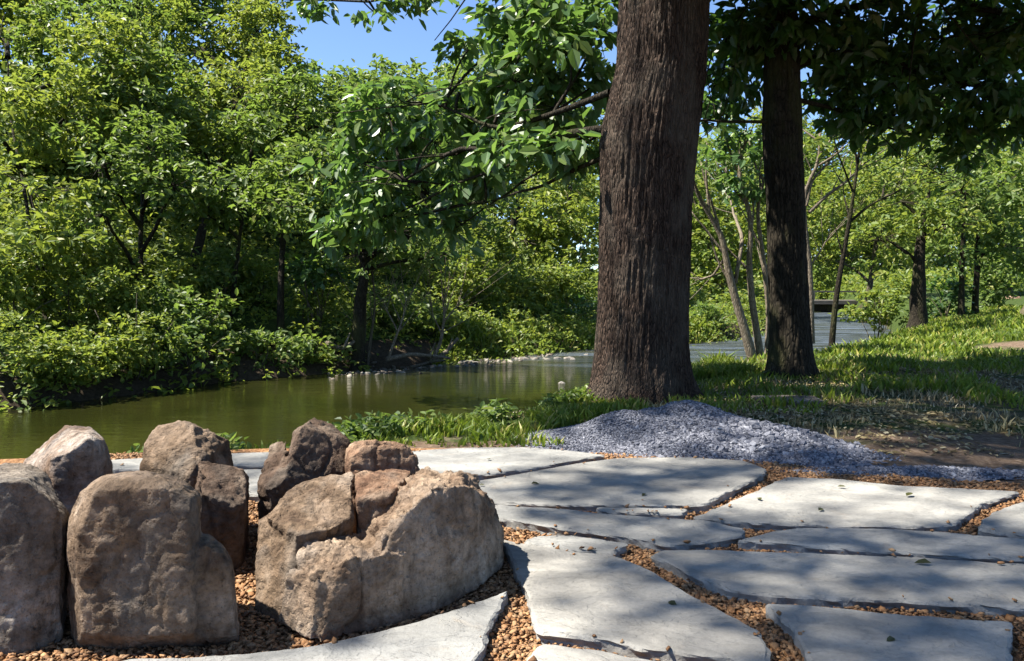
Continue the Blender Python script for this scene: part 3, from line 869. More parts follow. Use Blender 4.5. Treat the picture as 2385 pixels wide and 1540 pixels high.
# ------------------------------------------------------------------ the big tree
def trunk_mesh(name, prof, d, zlo, zhi, rings, seg, furrow, fs, flare, flare_h, mat, parent, seed, extra=None):
    prof = np.array(prof, float)         # rows: v, left u, right u as measured
    pl = np.array([D(l, v, d) for v, l, r in prof]); pr = np.array([D(r, v, d) for v, l, r in prof])
    zz = pl[:, 2]; xc = (pl[:, 0] + pr[:, 0]) / 2; rr = (pr[:, 0] - pl[:, 0]) / 2
    o = np.argsort(zz); zz, xc, rr = zz[o], xc[o], rr[o]
    zs = np.linspace(zlo, zhi, rings)
    kx = np.polyfit(zz, xc, 1)[0]
    kr = -.02
    X = np.where(zs > zz[-1], xc[-1] + kx * (zs - zz[-1]), np.interp(zs, zz, xc))
    Rr = np.where(zs > zz[-1], np.maximum(rr[-1] + kr * (zs - zz[-1]), rr[-1] * .35), np.interp(zs, zz, rr))
    th = np.linspace(0, 2 * np.pi, seg, endpoint=False)
    ct, st = np.cos(th), np.sin(th)
    fl = flare * np.exp(-np.clip(zs - zz[0], 0, None) / flare_h)
    lob = 1 + .35 * np.cos(th * 5 + 1.3) + .25 * np.cos(th * 3 + .4)
    q = np.stack([np.broadcast_to(ct * fs, (rings, seg)), np.broadcast_to(st * fs, (rings, seg)), np.broadcast_to(zs[:, None] * fs * .17, (rings, seg))], -1).reshape(-1, 3)
    wv = q + .5 * np.stack([fbm(q * .35 + 5, 3, 3), fbm(q * .35 + 9, 3, 4), 0 * q[:, 0]], 1)
    dd = furrow * (ridged(wv * np.array([1, 1, 1]), 3, seed) - .5).reshape(rings, seg)
    big = .03 * fbm(np.stack([q[:, 0] / fs * 1.5, q[:, 1] / fs * 1.5, np.repeat(zs, seg) * 1.1], 1), 3, seed + 9).reshape(rings, seg)
    rad = Rr[:, None] * (1 + big) + fl[:, None] * lob[None] + dd
    V = np.stack([X[:, None] + rad * ct, d + rad * st, np.broadcast_to(zs[:, None], rad.shape)], -1).reshape(-1, 3)
    I = np.arange(rings * seg).reshape(rings, seg); J = np.roll(I, -1, 1)
    Q = np.stack([I[:-1], J[:-1], J[1:], I[1:]], -1).reshape(-1, 4)
    o = link(name, np_mesh(name, V, [Q], True), mat, parent)
    return np.stack([X, X * 0 + d, zs], 1)
BIGD = 6.75
bigf = np.array([D(1490, 915, BIGD)[0], BIGD, 0])
big = empty('tree', bigf, 'massive furrowed brown trunk rising behind the gravel pile, leafy limbs reaching left', 'tree')
axis = trunk_mesh('trunk', [(0,1443,1650),(150,1437,1643),(250,1413,1632),(330,1397,1624),(450,1399,1612),(600,1396,1605),(750,1391,1600),(830,1386,1600),(915,1378,1604)], BIGD, -.15, 9.0, 640, 300, .022, 19, .07, .13, M['bark_big'], big, 5)
def at_axis(ax, z):
    return ax[np.argmin(np.abs(ax[:, 2] - z))]
LIMBS = [[D(1420,300,6.8), D(1320,310,7.0), D(1200,345,7.4), D(1080,350,7.9), D(940,420,8.4)],
         [D(1420,215,6.8), D(1330,250,7.1), D(1250,275,7.4), D(1130,290,7.8), D(1000,240,8.3)],
         [D(1470,-120,6.8), D(1340,-110,7.2), D(1150,-80,7.6), D(980,-30,8.0), D(860,4,8.3)],
         [D(1420,360,6.8), D(1340,400,7.1), D(1250,440,7.6), D(1130,470,8.2)]]
lr = [.042, .032, .045, .024]
for lp, r in zip(LIMBS, lr):
    g = Geo()
    g.tube(lp, r, r * .3, 16, 8, .15, .1)
    for k in range(3, len(lp)):
        for _ in range(4):
            g.tube([lp[k], lp[k] + rng.normal(0, .25, 3) * np.array([1, 1, .3]), lp[k] + rng.normal(0, .5, 3) * np.array([1, 1, .25])], r * .3, r * .1, 6, 5, 0, .05)
    link('limb', g.mesh('limb'), M['bark_dark'], big)
HEAD = []
for zt, tx, ty in ((4.2, -2.5, 8.5), (4.6, 2.8, 6.0), (5.2, -1.2, 5.4), (5.8, 1.6, 9.5), (6.6, -2.0, 7.5), (7.2, 2.2, 5.2), (8.2, -.6, 8.6)):
    a = at_axis(axis, zt)
    tip = np.array([tx, ty, zt + 2.2])
    g = Geo()
    g.tube([a, (a + tip) / 2 + np.array([0, 0, .25]), tip], .09, .03, 12, 8, .15, .15)
    link('limb', g.mesh('limb'), M['bark_big'], big)
bc = Geo()
near_blobs = [(1330,110,110,100,7.4),(1200,190,120,90,7.9),(1290,250,100,70,7.5),(1090,250,110,100,8.3),(1010,330,110,80,8.6),(900,260,100,80,9.0),(1130,390,110,80,8.4),(1000,450,110,70,8.8),(850,380,100,90,9.2),(870,500,95,60,9.2),(1330,340,70,60,7.4),(1250,30,150,50,7.9),(1090,120,50,40,8.2),(800,540,80,50,9.6),(1060,520,60,50,9.0),(1400,70,60,90,7.8),(1395,190,45,60,7.7),(1300,340,90,50,7.0),(1170,335,80,50,7.3),(1180,90,100,60,8.6),(1300,20,110,60,8.4)]
bw = Geo()
LP = np.concatenate([curve_pts(lp, 30) for lp in LIMBS])
grow(bc, bw, near_blobs, .175, 3.0, .7, .11, 9, -.14, .5, 11, LP, .006, .2)
link('branch', bw.mesh('branch'), M['bark_dark'], big)
grow(bc, None, [(740,-10,90,40,8.2),(860,8,110,26,8.2),(960,-8,70,26,8.2)], .13, 2.0, .5, .10, 9, -.2, .48, 12, None, .01, .2)
# out-of-view overhead leaves added to the crown, placed by the shade they cast
bright = [(P(1200, 1070), .9, .30), (P(2010, 1160), .85, .33), (P(1540, 1500), .17, .09), (P(1350, 1530), .3, .12), (P(1700, 1185), .3, .07), (P(2385,1190), .3, .2), (P(960, 1300, 0), .7, .3), (P(1150,1290),.3,.12)]
def shade(x, y):
    s = np.full(x.shape, .62)
    s = np.where((y > 4.2), .08, s)
    s = np.where((y > 4.9) & (x > .3), .9, s)
    s = np.where((y > 5.2) & (x > 1.6), .97, s)
    s = np.where((y > 4.25) & (x > 2.3), .8, s)
    s = np.where((y > 9.6), .12, s)
    s = np.where((x < .2) & (y > 3.3), .12, s)
    s = np.where((x < .2) & (y < 3.4), .02, s)
    for c, a, b in bright:
        q = ((x - c[0]) / a) ** 2 + ((y - c[1]) / b) ** 2
        s = s * sstep(1.0, 1.7, q)
    return s
def shade_canopy(geo, n, box, zr, centre, rad, L, k, spread, xmin=-99):
    x, y = rng.uniform(box[0], box[1], n), rng.uniform(box[2], box[3], n)
    w = shade(x, y) * (.9 + .35 * fbm(np.stack([x * 1.6, y * 1.6, x * 0], 1), 3, 77))
    keep = rng.uniform(0, 1, n) < w
    x, y = x[keep], y[keep]
    z = rng.uniform(zr[0], zr[1], len(x))
    t = z / SDIR[2]
    p = np.stack([x, y, z * 0], 1) + SDIR * t[:, None]
    q = (((p - np.array(centre)) / np.array(rad)) ** 2).sum(1)
    vis = (770 - F * np.tan(np.arctan2(p[:, 2] - CAMH, np.maximum(p[:, 1], .1)) + PITCH)) > -40
    p = p[(q < 1) & ~vis & (p[:, 0] > xmin)]
    o = unit(p - np.array(centre) + rng.normal(0, .5, p.shape))
    geo.add(*cluster_leaves(p, o, k, L, spread, .3))
    return p
pc = shade_canopy(bc, 6400, (-2.2, 3.8, 1.0, 6.2), (7.0, 11.5), (-2.6, 3.6, 8.5), (8.5, 8.0, 6.0), .13, 6, .22)
for j in rng.choice(len(pc), 120, replace=False):
    q = pc[j]
    a = at_axis(axis, max(3.8, min(8.8, q[2] - .6)))
    lo_ = a + (q - a) * .5
    if 770 - F * math.tan(math.atan2(lo_[2] - CAMH, max(lo_[1], .1)) + PITCH) > -150: continue
    bc.add(*tube(curve_pts([a + (q - a) * .55 + rng.normal(0, .2, 3), a + (q - a) * .8, q], 6), np.linspace(.012, .004, 6), 4))
print('big crown verts', bc.n)
link('crown', bc.mesh('crown', False), M['leaf_deep'], big)

# ------------------------------------------------------------------ second tree
SD = 8.25
sf = np.array([D(1842, 868, SD)[0], SD, 0])
sec = empty('tree', sf, 'dark mossy trunk, slimmer than and just right of the massive brown trunk', 'tree')
axis2 = trunk_mesh('trunk', [(100,1782,1858),(300,1777,1866),(450,1786,1871),(600,1790,1876),(750,1795,1884),(868,1792,1888)], SD, -.2, 8.5, 420, 130, .016, 12, .05, .15, M['bark_dark'], sec, 15)
for lp, r in (([D(1800,285,8.2), D(1720,280,8.1), D(1640,283,8.0), D(1560,300,7.9)], .02),
              ([D(1800,120,8.25), D(1740,110,8.3), D(1690,90,8.4), D(1660,100,8.5)], .035),
              ([D(1850,150,8.25), D(1960,120,8.3), D(2100,150,8.4), D(2260,190,8.5), D(2400,260,8.6)], .05),
              ([D(1850,60,8.25), D(1980,20,8.2), D(2150,-20,8.2), D(2330,30,8.3)], .05),
              ([D(1850,230,8.25), D(1930,250,8.6), D(2040,280,9.0), D(2160,330,9.3)], .028)):
    g = Geo()
    g.tube(lp, r, r * .35, 14, 8, .15, .1)
    for q in lp[2:]:
        for _ in range(4):
            g.tube([q, q + rng.normal(0, .25, 3), q + rng.normal(0, .5, 3)], r * .3, r * .1, 6, 5, 0, .05)
    link('limb', g.mesh('limb'), M['bark_dark'], sec)
for zt, tx, ty in ((4.2, 5.0, 9.5), (4.8, 1.2, 10.5), (5.6, 5.0, 7.2), (6.4, 3.0, 11)):
    a = at_axis(axis2, zt); tip = np.array([tx, ty, zt + 1.8]); g = Geo()
    g.tube([a, (a + tip) / 2 + np.array([0, 0, .2]), tip], .07, .025, 12, 8, .15, .15)
    link('limb', g.mesh('limb'), M['bark_dark'], sec)
sc_ = Geo()
sec_blobs = [(1740,60,100,70,8.2),(1860,40,120,70,8.0),(1950,130,110,80,8.4),(2060,60,130,90,8.3),(2080,200,130,80,8.6),(2220,110,130,90,8.4),(2230,240,120,70,8.7),(2360,180,130,110,8.3),(2370,60,120,80,8.2),(1960,250,90,50,8.8),(2330,290,110,40,8.6),(2100,300,110,36,9.0),(2240,360,60,40,9.1),(1700,180,60,60,8.6)]
sec_blobs += [(1960,20,120,80,9.2),(2150,170,150,90,9.4),(2320,60,150,110,9.4),(2000,200,110,60,9.6),(2290,230,140,80,9.8),(1740,120,90,90,9.2),(1690,260,60,60,9.4),(1750,20,110,60,9.0)]
grow(sc_, None, sec_blobs, .16, 2.3, .6, .12, 9, -.2, .5, 31, None, .01, .15)
shade_canopy(sc_, 17000, (.4, 8.5, 4.3, 9.6), (3.5, 6.8), (3.0, 6.5, 4.8), (6.5, 5.0, 3.2), .16, 6, .14, .9)  # unseen leaf clusters added above the view to shade the lawn
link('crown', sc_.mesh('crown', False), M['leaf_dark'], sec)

# ------------------------------------------------------------------ far bank trees (left), one by one
GL = 'trees on the far river bank'
tree('yellow green tree at the left frame edge on the far bank', (110, 11.2), .035, [(0,90,170,140,11),(-60,300,170,140,10.8),(70,440,130,80,11),(110,560,130,50,10.9),(250,150,120,120,11.2),(150,260,120,110,11.4)], 'leaf_yellow', 'bark_dark', .12, 2.1, GL, seed=1)
tree('tree with a thin straight trunk in the hollow, second from the left', (325, 12.4), .045, [(190,110,150,120,12.4),(330,240,150,120,12.2),(230,390,130,90,12),(400,430,100,70,12.4),(240,500,100,50,12),(350,350,90,90,12),(330,80,120,90,12.8)], 'leaf_mid', 'bark_dark', .12, 2.1, GL, seed=2)
tree('taller bushy tree whose crown ends at the left side of the sky gap', (430, 14.2), .09, [(470,120,150,140,14),(600,70,90,80,14.3),(560,240,150,110,13.8),(480,350,120,80,13.5),(640,170,70,80,14.2)], 'leaf_yellow', 'bark_dark', .12, 2.1, GL, seed=3)
tree('thin trunked tree standing right of the dark hollow', (535, 13.6), .045, [(530,440,110,60,13.4),(590,330,110,80,13.2),(480,490,80,40,13.5)], 'leaf_mid', 'bark_dark', .12, 1.9, GL, seed=4)
tree('tree with a dark bent trunk beside the large arching leaves', (652, 13.0), .06, [(690,250,100,90,13),(720,390,110,80,12.8),(660,480,100,60,12.8),(760,300,90,80,13.4)], 'leaf_mid', 'bark_dark', .12, 2.1, GL, lean=[(655,640,13.0)], seed=5)
tree('thick dark trunked tree leaning over the water on the far bank', (830, 13.0), .13, [(840,590,90,50,12.8),(930,540,110,60,13.2),(780,490,100,60,13.4),(1010,600,80,40,13.6)], 'leaf_mid', 'bark_dark', .12, 1.8, GL, lean=[(838,720,13.0),(850,600,13.0)], seed=6)
tree('tree in the middle distance with a thin dark trunk under the big limbs', (1073, 18), .07, [(1000,260,130,100,18),(1120,420,120,80,17.5),(1060,520,110,60,17.5),(900,230,120,80,19)], 'leaf_mid', 'bark_dark', .15, 2.0, GL, seed=7)
tree('bright yellow green tree left of the massive brown trunk', (1300, 22), .09, [(1290,500,100,60,21.5),(1360,560,90,80,21.5),(1220,560,90,60,21),(1330,430,90,60,22.5)], 'leaf_yellow', 'bark_grey', .17, 2.0, GL, seed=8)
tree('pale far tree under the sky gap with its top in the light', (870, 27), .14, [(760,230,110,80,27),(880,230,90,70,27),(820,330,130,90,26),(960,300,110,90,27)], 'leaf_mid', 'bark_dark', .22, 2.2, GL, seed=9)
tree('far tree behind the limbs, right side of the sky gap', (1180, 29), .15, [(1130,190,130,90,29),(1290,110,130,120,29),(1350,300,120,110,28),(1210,320,120,100,28)], 'leaf_mid', 'bark_dark', .23, 2.2, GL, seed=10)
tree('broad tree on the hillside behind the left edge trees', (60, 19), .16, [(-60,100,220,180,19),(120,-60,220,140,19),(160,260,180,140,18.5),(-40,420,180,120,18)], 'leaf_yellow', 'bark_dark', .19, 2.2, GL, seed=11)
tree('high hillside tree reaching the top of the picture on the left', (330, 20), .17, [(330,-40,200,130,20),(420,160,170,130,19.5),(300,330,170,110,19),(520,20,130,110,20.5)], 'leaf_mid', 'bark_dark', .19, 2.2, GL, seed=12)
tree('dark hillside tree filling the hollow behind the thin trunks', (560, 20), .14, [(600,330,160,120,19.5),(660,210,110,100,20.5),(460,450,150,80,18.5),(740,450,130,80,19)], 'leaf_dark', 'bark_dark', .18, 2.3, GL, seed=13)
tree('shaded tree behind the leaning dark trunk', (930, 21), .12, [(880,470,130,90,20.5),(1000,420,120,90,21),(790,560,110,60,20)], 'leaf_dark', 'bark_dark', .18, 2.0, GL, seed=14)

# right background
GRR = 'trees across the lawn and river on the right'
tree('sunny yellow green tree behind the leaning sapling', (2010, 30), .14, [(1960,480,130,90,30),(2060,560,120,80,29),(1930,600,100,60,31),(2060,420,110,70,31)], 'leaf_yellow', 'bark_grey', .2, 1.7, GRR, seed=21, gap=-.08)
tree('thick forked dark trunk on the grass rise beside the river', (2140, 16), .185, [(2100,470,100,70,16.2),(2200,520,100,70,16),(2050,560,80,50,16.2),(2170,400,100,60,16.5)], 'leaf_yellow', 'bark_dark', .13, 1.3, GRR, top=D(2150,480,16.2), lean=[(2140,620,16)], seed=22, gap=-.05)
tree('slim dark trunk, left one of the pair at the rise', (2240, 17.5), .075, [(2240,440,80,60,17.5),(2210,590,60,50,17.5)], 'leaf_mid', 'bark_dark', .13, 1.5, GRR, seed=23)
tree('slim dark trunk, right one of the pair at the rise', (2272, 17.8), .075, [(2300,500,80,70,17.8),(2340,580,80,60,17.8),(2290,370,80,60,18)], 'leaf_mid', 'bark_dark', .13, 1.6, GRR, seed=24)
tree('grey trunk cut off by the right frame edge above the bare bank', (2412, 13.4), .2, [(2440,420,120,90,13.5),(2520,300,150,120,13.5)], 'leaf_mid', 'bark_grey', .14, 1.8, GRR, seed=25)
tree('sunny far tree at the right frame edge', (2350, 27), .14, [(2330,430,120,100,27),(2380,560,110,90,26),(2260,500,100,80,28)], 'leaf_yellow', 'bark_grey', .2, 1.9, GRR, seed=26)
tree('far yellow green tree seen between the two big trunks', (1690, 34), .16, [(1680,560,120,90,34),(1760,480,100,90,35),(1620,470,100,90,35),(1700,660,110,50,33)], 'leaf_yellow', 'bark_grey', .24, 1.9, GRR, seed=27)
tree('far tree right behind the footbridge', (1900, 60), .25, [(1880,520,130,110,60),(1990,600,120,80,58),(1850,640,100,50,58),(2060,500,120,110,60)], 'leaf_yellow', 'bark_grey', .36, 2.1, GRR, seed=28)
tree('tall far tree closing the view above the river bend', (2150, 62), .3, [(2150,560,150,110,62),(2230,420,150,120,64),(2080,400,120,100,64),(2330,460,150,150,62)], 'leaf_mid', 'bark_grey', .38, 2.1, GRR, seed=29)
tree('far dark green tree behind the second trunk', (1760, 66), .3, [(1740,420,150,120,66),(1640,560,130,110,64),(1860,400,130,100,66),(1560,500,120,140,64)], 'leaf_mid', 'bark_grey', .38, 2.1, GRR, seed=30)
tree('farthest tree low behind the bridge between the trunks', (1700, 75), .3, [(1700,640,150,70,75),(1850,660,130,40,76),(1560,640,120,80,75)], 'leaf_mid', 'bark_grey', .4, 2.0, GRR, seed=32)

wd, ww = Geo(), Geo()
wb = []
for k in range(46):
    d_ = rng.uniform(70, 120)
    u_ = -300 + 3100 * (k + rng.uniform(0, 1)) / 46
    top = (330 if u_ > 1200 else 260) + rng.uniform(-40, 60)
    for q in range(5):
        v_ = top + q * 95
        wb.append((u_ + rng.normal(0, 40), v_, 105 + rng.uniform(-20, 30), 75, d_ + q))
DENS = 1.0
grow(wd, None, wb, .6, 2.2, .3, None, 10, -.4, .6, 90, None, .02, .3)
DENS = 2.5
tag(link('woods', wd.mesh('woods', False), M['leaf_yellow']), 'far sunlit woods closing the view beyond the river bend', 'woods', kind='stuff')

# slender stems near the water between the two trunks
def stems(label, stem_paths, blobs, mat, bark, L, group, name='sapling', cat='sapling', dens=1.5, droop=.5, gap=-.1, seed=0):
    f0 = np.array(D(*stem_paths[0][0][0])); f0[2] = gz(f0[0], f0[1]) - .05
    e = empty(name, f0, label, cat, group)
    allp = []
    for path, r in stem_paths:
        pts_ = [D(*q) for q in path]
        g = Geo()
        main = g.tube(pts_, r, r * .35, 18, 8, .12, .05)
        allp.append(main)
        for q in (7, 10, 12, 14, 15, 16):
            d_ = unit((main[q] - main[q - 2])[None])[0] + rng.normal(0, .6, 3) * np.array([1, .6, .5])
            ln = rng.uniform(.4, 1.0) * pts_[0][1] / 14
            g.tube([main[q], main[q] + d_ * ln * .5 + np.array([0, 0, .05]), main[q] + d_ * ln + np.array([0, 0, .15])], r * .35, r * .1, 8, 5, 0, .1)
        link('stem', g.mesh('stem'), M[bark], e)
    if blobs:
        cr = Geo()
        grow(cr, None, blobs, L, dens, droop, None, 9, gap, .5, seed, None, .008, .2)
        link('crown', cr.mesh('crown', False), M[mat], e)
    return e
GS = 'slender trees by the water'
stems('clump of slender crooked stems growing between the two big trunks', [
    ([(1752,835,11.30),(1725,730,11.30),(1700,640,11.30),(1685,560,11.30),(1640,480,11.30),(1615,430,11.30)], .075),
    ([(1772,840,11.40),(1755,720,11.40),(1742,620,11.40),(1748,520,11.40),(1725,420,11.40),(1720,330,11.40)], .06),
    ([(1788,840,11.50),(1792,720,11.50),(1775,600,11.50),(1760,500,11.50),(1790,400,11.50)], .055),
    ([(1690,600,11.35),(1660,640,11.50),(1620,650,11.60)], .025),
    ([(1712,660,11.35),(1730,560,11.30),(1700,470,13.9),(1690,380,13.9)], .03)],
    [(1690,390,80,90,11.30),(1740,300,70,80,11.50),(1660,260,60,70,11.30),(1760,430,50,50,11.50),(1640,160,50,70,11.30)], 'leaf_deep', 'bark_pale', .15, GS, seed=41)
stems('slim leaning sapling standing alone before the water', [
    ([(1937,806,13.3),(1945,700,13.3),(1962,610,13.3),(1980,520,13.3),(1994,430,13.3),(2004,350,13.3),(2010,300,13.3)], .055),
    ([(1982,515,13.3),(2030,475,13.3),(2090,450,13.3),(2150,420,13.3)], .025)],
    [(2020,330,60,40,13.3),(2130,420,40,30,13.3)], 'leaf_yellow', 'bark_dark', .12, GS, seed=42, dens=.9)
stems('pale thin tree partly behind the second trunk, fanning upward', [
    ([(1890,800,13.7),(1888,700,13.7),(1884,600,13.7),(1876,500,13.7),(1880,430,13.7),(1905,370,13.7),(1915,300,13.7)], .06),
    ([(1884,495,13.7),(1930,455,13.7),(1985,415,13.7),(2020,380,13.7)], .035),
    ([(1878,480,13.7),(1892,420,13.7),(1930,370,13.7),(1965,345,13.7)], .03),
    ([(1886,620,13.7),(1915,580,13.7),(1940,540,13.7)], .02)],
    [(1930,330,70,40,13.7),(2010,370,40,30,13.7)], 'leaf_yellow', 'bark_pale', .13, GS, seed=43, dens=.9)
GB = 'bare saplings at the waterline'
stems('bare forked sapling at the waterline, left of the driftwood', [
    ([(905,835,13.2),(922,780,13.2),(940,735,13.2),(950,690,13.2)], .025), ([(925,770,13.2),(905,730,13.2),(893,700,13.2)], .015)], None, None, 'bark_pale', .1, GB, seed=44)
stems('bare tan sapling with a wide fork above the driftwood', [
    ([(1008,840,13.8),(1030,790,13.8),(1036,740,13.8),(1030,680,13.8)], .035), ([(1034,750,13.8),(1060,715,13.8),(1078,690,13.8)], .018), ([(1030,780,13.8),(1010,735,13.8),(1003,700,13.8)], .016)], None, None, 'bark_pale', .1, GB, seed=45)
stems('pair of yellowish stems beside the thick dark leaning trunk', [
    ([(855,850,13.1),(868,760,13.1),(872,700,13.1),(862,620,13.1)], .03), ([(842,850,13.2),(850,760,13.2),(850,680,13.2)], .035)], None, None, 'bark_grey', .1, GB, seed=46)

# ------------------------------------------------------------------ bushes
def bush(label, b, mat, L=.1, dens=2.4, group='bushes on the far bank', seed=0, droop=.2, gap=-.2, wr=.55):
    c, rad = px_blob(b)
    foot = np.array([c[0], c[1], min(gz(c[0], c[1]), c[2] - rad[2] * .5)])
    e = empty('bush', foot, label, 'bush', group)
    cr, w = Geo(), Geo()
    blobs = [(c, rad)] + [(c + rng.normal(0, .5, 3) * rad, rad * rng.uniform(.4, .65)) for _ in range(4)]
    grow(cr, None, blobs, L, dens * .6, droop, None, 10, gap, wr, seed, None, .008, .3)
    for _ in range(9):
        t_ = c + rng.normal(0, .5, 3) * rad
        w.tube([foot + rng.normal(0, .08, 3) * np.array([1, 1, 0]) - np.array([0, 0, .05]), (foot + t_) / 2 + rng.normal(0, .08, 3), t_], .014, .005, 8, 5, 0, .05)
    link('stem', w.mesh('stem'), M['bark_grey'], e)
    link('foliage', cr.mesh('foliage', False), M[mat], e)
for q, (lab, b, m, L) in enumerate([
    ('lime yellow bush at the left frame edge, halfway up the bank', (30,650,110,80,10.6), 'leaf_yellow', .08),
    ('high lime bush under the crowns, nearest the left edge', (80,575,110,60,12.4), 'leaf_yellow', .095),
    ('lime bush high on the slope under the forked dark limbs', (250,610,95,55,12.8), 'leaf_yellow', .095),
    ('olive bush high on the slope at the edge of the hollow', (400,650,80,50,13.2), 'leaf_yellow', .095),
    ('lime yellow bush in the sun left of the hollow', (190,690,110,80,11.2), 'leaf_yellow', .08),
    ('shaded bush low at the water in the left corner', (20,840,110,80,9.3), 'leaf_yellow', .075),
    ('bush low at the water, second from the left corner', (160,830,110,75,9.8), 'leaf_yellow', .075),
    ('mixed green and tan bush over the water below the sunny slope', (310,800,100,80,10.5), 'leaf_yellow', .075),
    ('round green bush in front of the thin straight trunk', (430,730,100,70,11.8), 'leaf_mid', .11),
    ('bush overhanging the dark undercut bank', (450,820,100,50,11.2), 'leaf_mid', .11),
    ('fresh green bush trailing to the water before the thick leaning trunk', (600,810,100,45,12.1), 'leaf_mid', .1),
    ('low fresh green bush at the end of the overhanging bank', (730,815,70,35,12.7), 'leaf_mid', .1),
    ('bright lime bush between the thin trunks', (600,650,60,70,14.5), 'leaf_yellow', .08),
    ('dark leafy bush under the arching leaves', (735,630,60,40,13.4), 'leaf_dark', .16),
    ('lime bush left of the thick leaning trunk', (730,710,70,35,13.6), 'leaf_yellow', .08),
    ('olive bush on the slope right of the hollow', (510,640,80,60,13.8), 'leaf_mid', .11),
    ('sunny olive bush above the tan sapling', (1090,650,90,60,17.5), 'leaf_yellow', .12),
    ('sunny pale bush in the centre of the far bank', (1200,680,100,60,19), 'leaf_yellow', .13),
    ('tall sunny bush next to the massive brown trunk', (1320,650,80,70,20), 'leaf_yellow', .13),
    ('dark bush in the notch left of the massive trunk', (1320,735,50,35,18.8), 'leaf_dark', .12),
    ('small green bush above the driftwood', (930,720,80,50,14.8), 'leaf_mid', .11),
    ('low olive bush behind the bare saplings', (1010,745,70,40,15.2), 'leaf_yellow', .1),
    ('fresh green bush hanging over the river before the footbridge', (2050,715,65,45,18.5), 'leaf_yellow', .12),
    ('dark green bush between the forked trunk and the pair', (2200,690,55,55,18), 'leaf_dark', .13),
    ('shady bush right of the pair of slim trunks', (2320,660,60,60,20), 'leaf_mid', .13),
    ('bright bush on the far bank between the two big trunks', (1650,735,60,30,21), 'leaf_mid', .12),
    ('sunny bush at the left end of the footbridge', (1850,695,45,30,44), 'leaf_yellow', .24),
    ('sunny bush at the right end of the footbridge', (2040,690,60,32,45), 'leaf_yellow', .24),
    ('pale far bush just beyond the footbridge', (1950,668,70,24,50), 'leaf_yellow', .26),
    ('shadowed far bush right of the forked trunk', (2170,690,60,26,40), 'leaf_mid', .22),
    ('far bush behind the slender clump', (1720,720,60,40,26), 'leaf_yellow', .14)]):
    bush(lab, b, m, L, seed=60 + q, group='bushes on the far bank' if b[0] < 1500 else 'bushes on the right of the river')

# ------------------------------------------------------------------ ground vegetation (stuff)
def scatter_leaves(n, xr, yr, test, L, k, h, mat, name, label, cat, spread=.08, wr=.5):
    X, Y = rng.uniform(*xr, n), rng.uniform(*yr, n)
    ok = test(X, Y) & (np.abs(X) < .68 * Y + 1.2)
    X, Y = X[ok], Y[ok]
    Z = height(X, Y) + rng.uniform(0, 1, len(X)) ** 1.5 * h
    p = np.stack([X, Y, Z], 1)
    V, Q = cluster_leaves(p, np.tile([0, -.3, .5], (len(p), 1)), k, L, spread, .1, wr)
    print(name, len(Q) // 2)
    return tag(link(name, np_mesh(name, V, [Q]), M[mat]), label, cat, kind='stuff')
scatter_leaves(34000, (-13, 13), (5, 32), lambda x, y: (sd(FAR, x, y) > -.32) & (sd(FAR, x, y) < 1.4 + 2.6 * (x < 2)) & (fbm(np.stack([x * 1.3, y * 1.3, x * 0], 1), 3, 5) > -.35) & ~((x > -2.4) & (x < -1.3) & (sd(FAR, x, y) < .55)),   .10, 8, .4, 'leaf_yellow', 'undergrowth', 'leafy green ground cover spilling down the far bank', 'undergrowth')
scatter_leaves(22000, (-16, 10), (8, 36), lambda x, y: (sd(FAR, x, y) > 3) & (sd(FAR, x, y) < 14), .14, 6, .6, 'leaf_yellow', 'undergrowth', 'yellow green undergrowth covering the slope under the far trees', 'undergrowth')
scatter_leaves(16000, (4, 34), (34, 80), lambda x, y: ~((sd(NEAR, x, y) > 0) & (sd(FAR, x, y) < 0)), .24, 7, .9, 'leaf_yellow', 'undergrowth', 'distant undergrowth on both banks around the footbridge', 'undergrowth', .2)
def blades(n, xr, yr, test, hl, name, label, mat='grass', w=.006):
    X, Y = rng.uniform(*xr, n), rng.uniform(*yr, n)
    ok = test(X, Y)
    X, Y = X[ok], Y[ok]
    n = len(X)
    b = np.stack([X, Y, height(X, Y) - .01], 1)
    a = rng.uniform(0, 6.28, n)
    H = rng.uniform(hl[0], hl[1], n) * (.7 + .6 * sstep(-.3, .4, fbm(np.stack([X * 2, Y * 2, X * 0], 1), 2, 8)))
    ln = rng.normal(0, .45, (n, 2)) * H[:, None]
    s = np.stack([np.cos(a), np.sin(a), a * 0], 1) * (w * (.6 + H / hl[1]))[:, None]
    m = b + np.stack([ln[:, 0] * .35, ln[:, 1] * .35, H * .6], 1)
    t = b + np.stack([ln[:, 0], ln[:, 1], H], 1)
    V = np.stack([b - s, b + s, m + s * .8, m - s * .8, t], 1).reshape(-1, 3)
    k = (np.arange(n) * 5)[:, None]
    print(name, n)
    return tag(link(name, np_mesh(name, V, [k + np.array([[0, 1, 2, 3]]), k + np.array([[3, 2, 4]])]), M[mat]), label, 'grass', kind='stuff')
npat = lambda x, y, f, th: fbm(np.stack([x * f, y * f, x * 0], 1), 3, 12) > th
blades(26000, (-2.6, 1.0), (4.2, 7.6), lambda x, y: (sd(NEAR, x, y) < .05) & (sd(NEAR, x, y) > -1.9 + 1.5 * (x < -1.2)) & (y > 4.55) & (pile_h(x, y) < -.02) & npat(x, y, 2.5, -.3), (.025, .085), 'grass', 'lush green grass along the near river bank behind the rocks', w=.006)
blades(60000, (1.8, 14), (8.6, 20), lambda x, y: (sd(NEAR, x, y) < .05) & npat(x, y, 1.1, -.5 + .0 * x) & ~(((x - 7.3) / 1.0) ** 2 + ((y - 10.8) / .6) ** 2 < 1) & (rng.uniform(0, 1, len(x)) < sstep(.0, -1.6, sd(NEAR, x, y)) + .25) , (.03, .11), 'grass', 'bright grass of the rise on the right beyond the shade', w=.010)
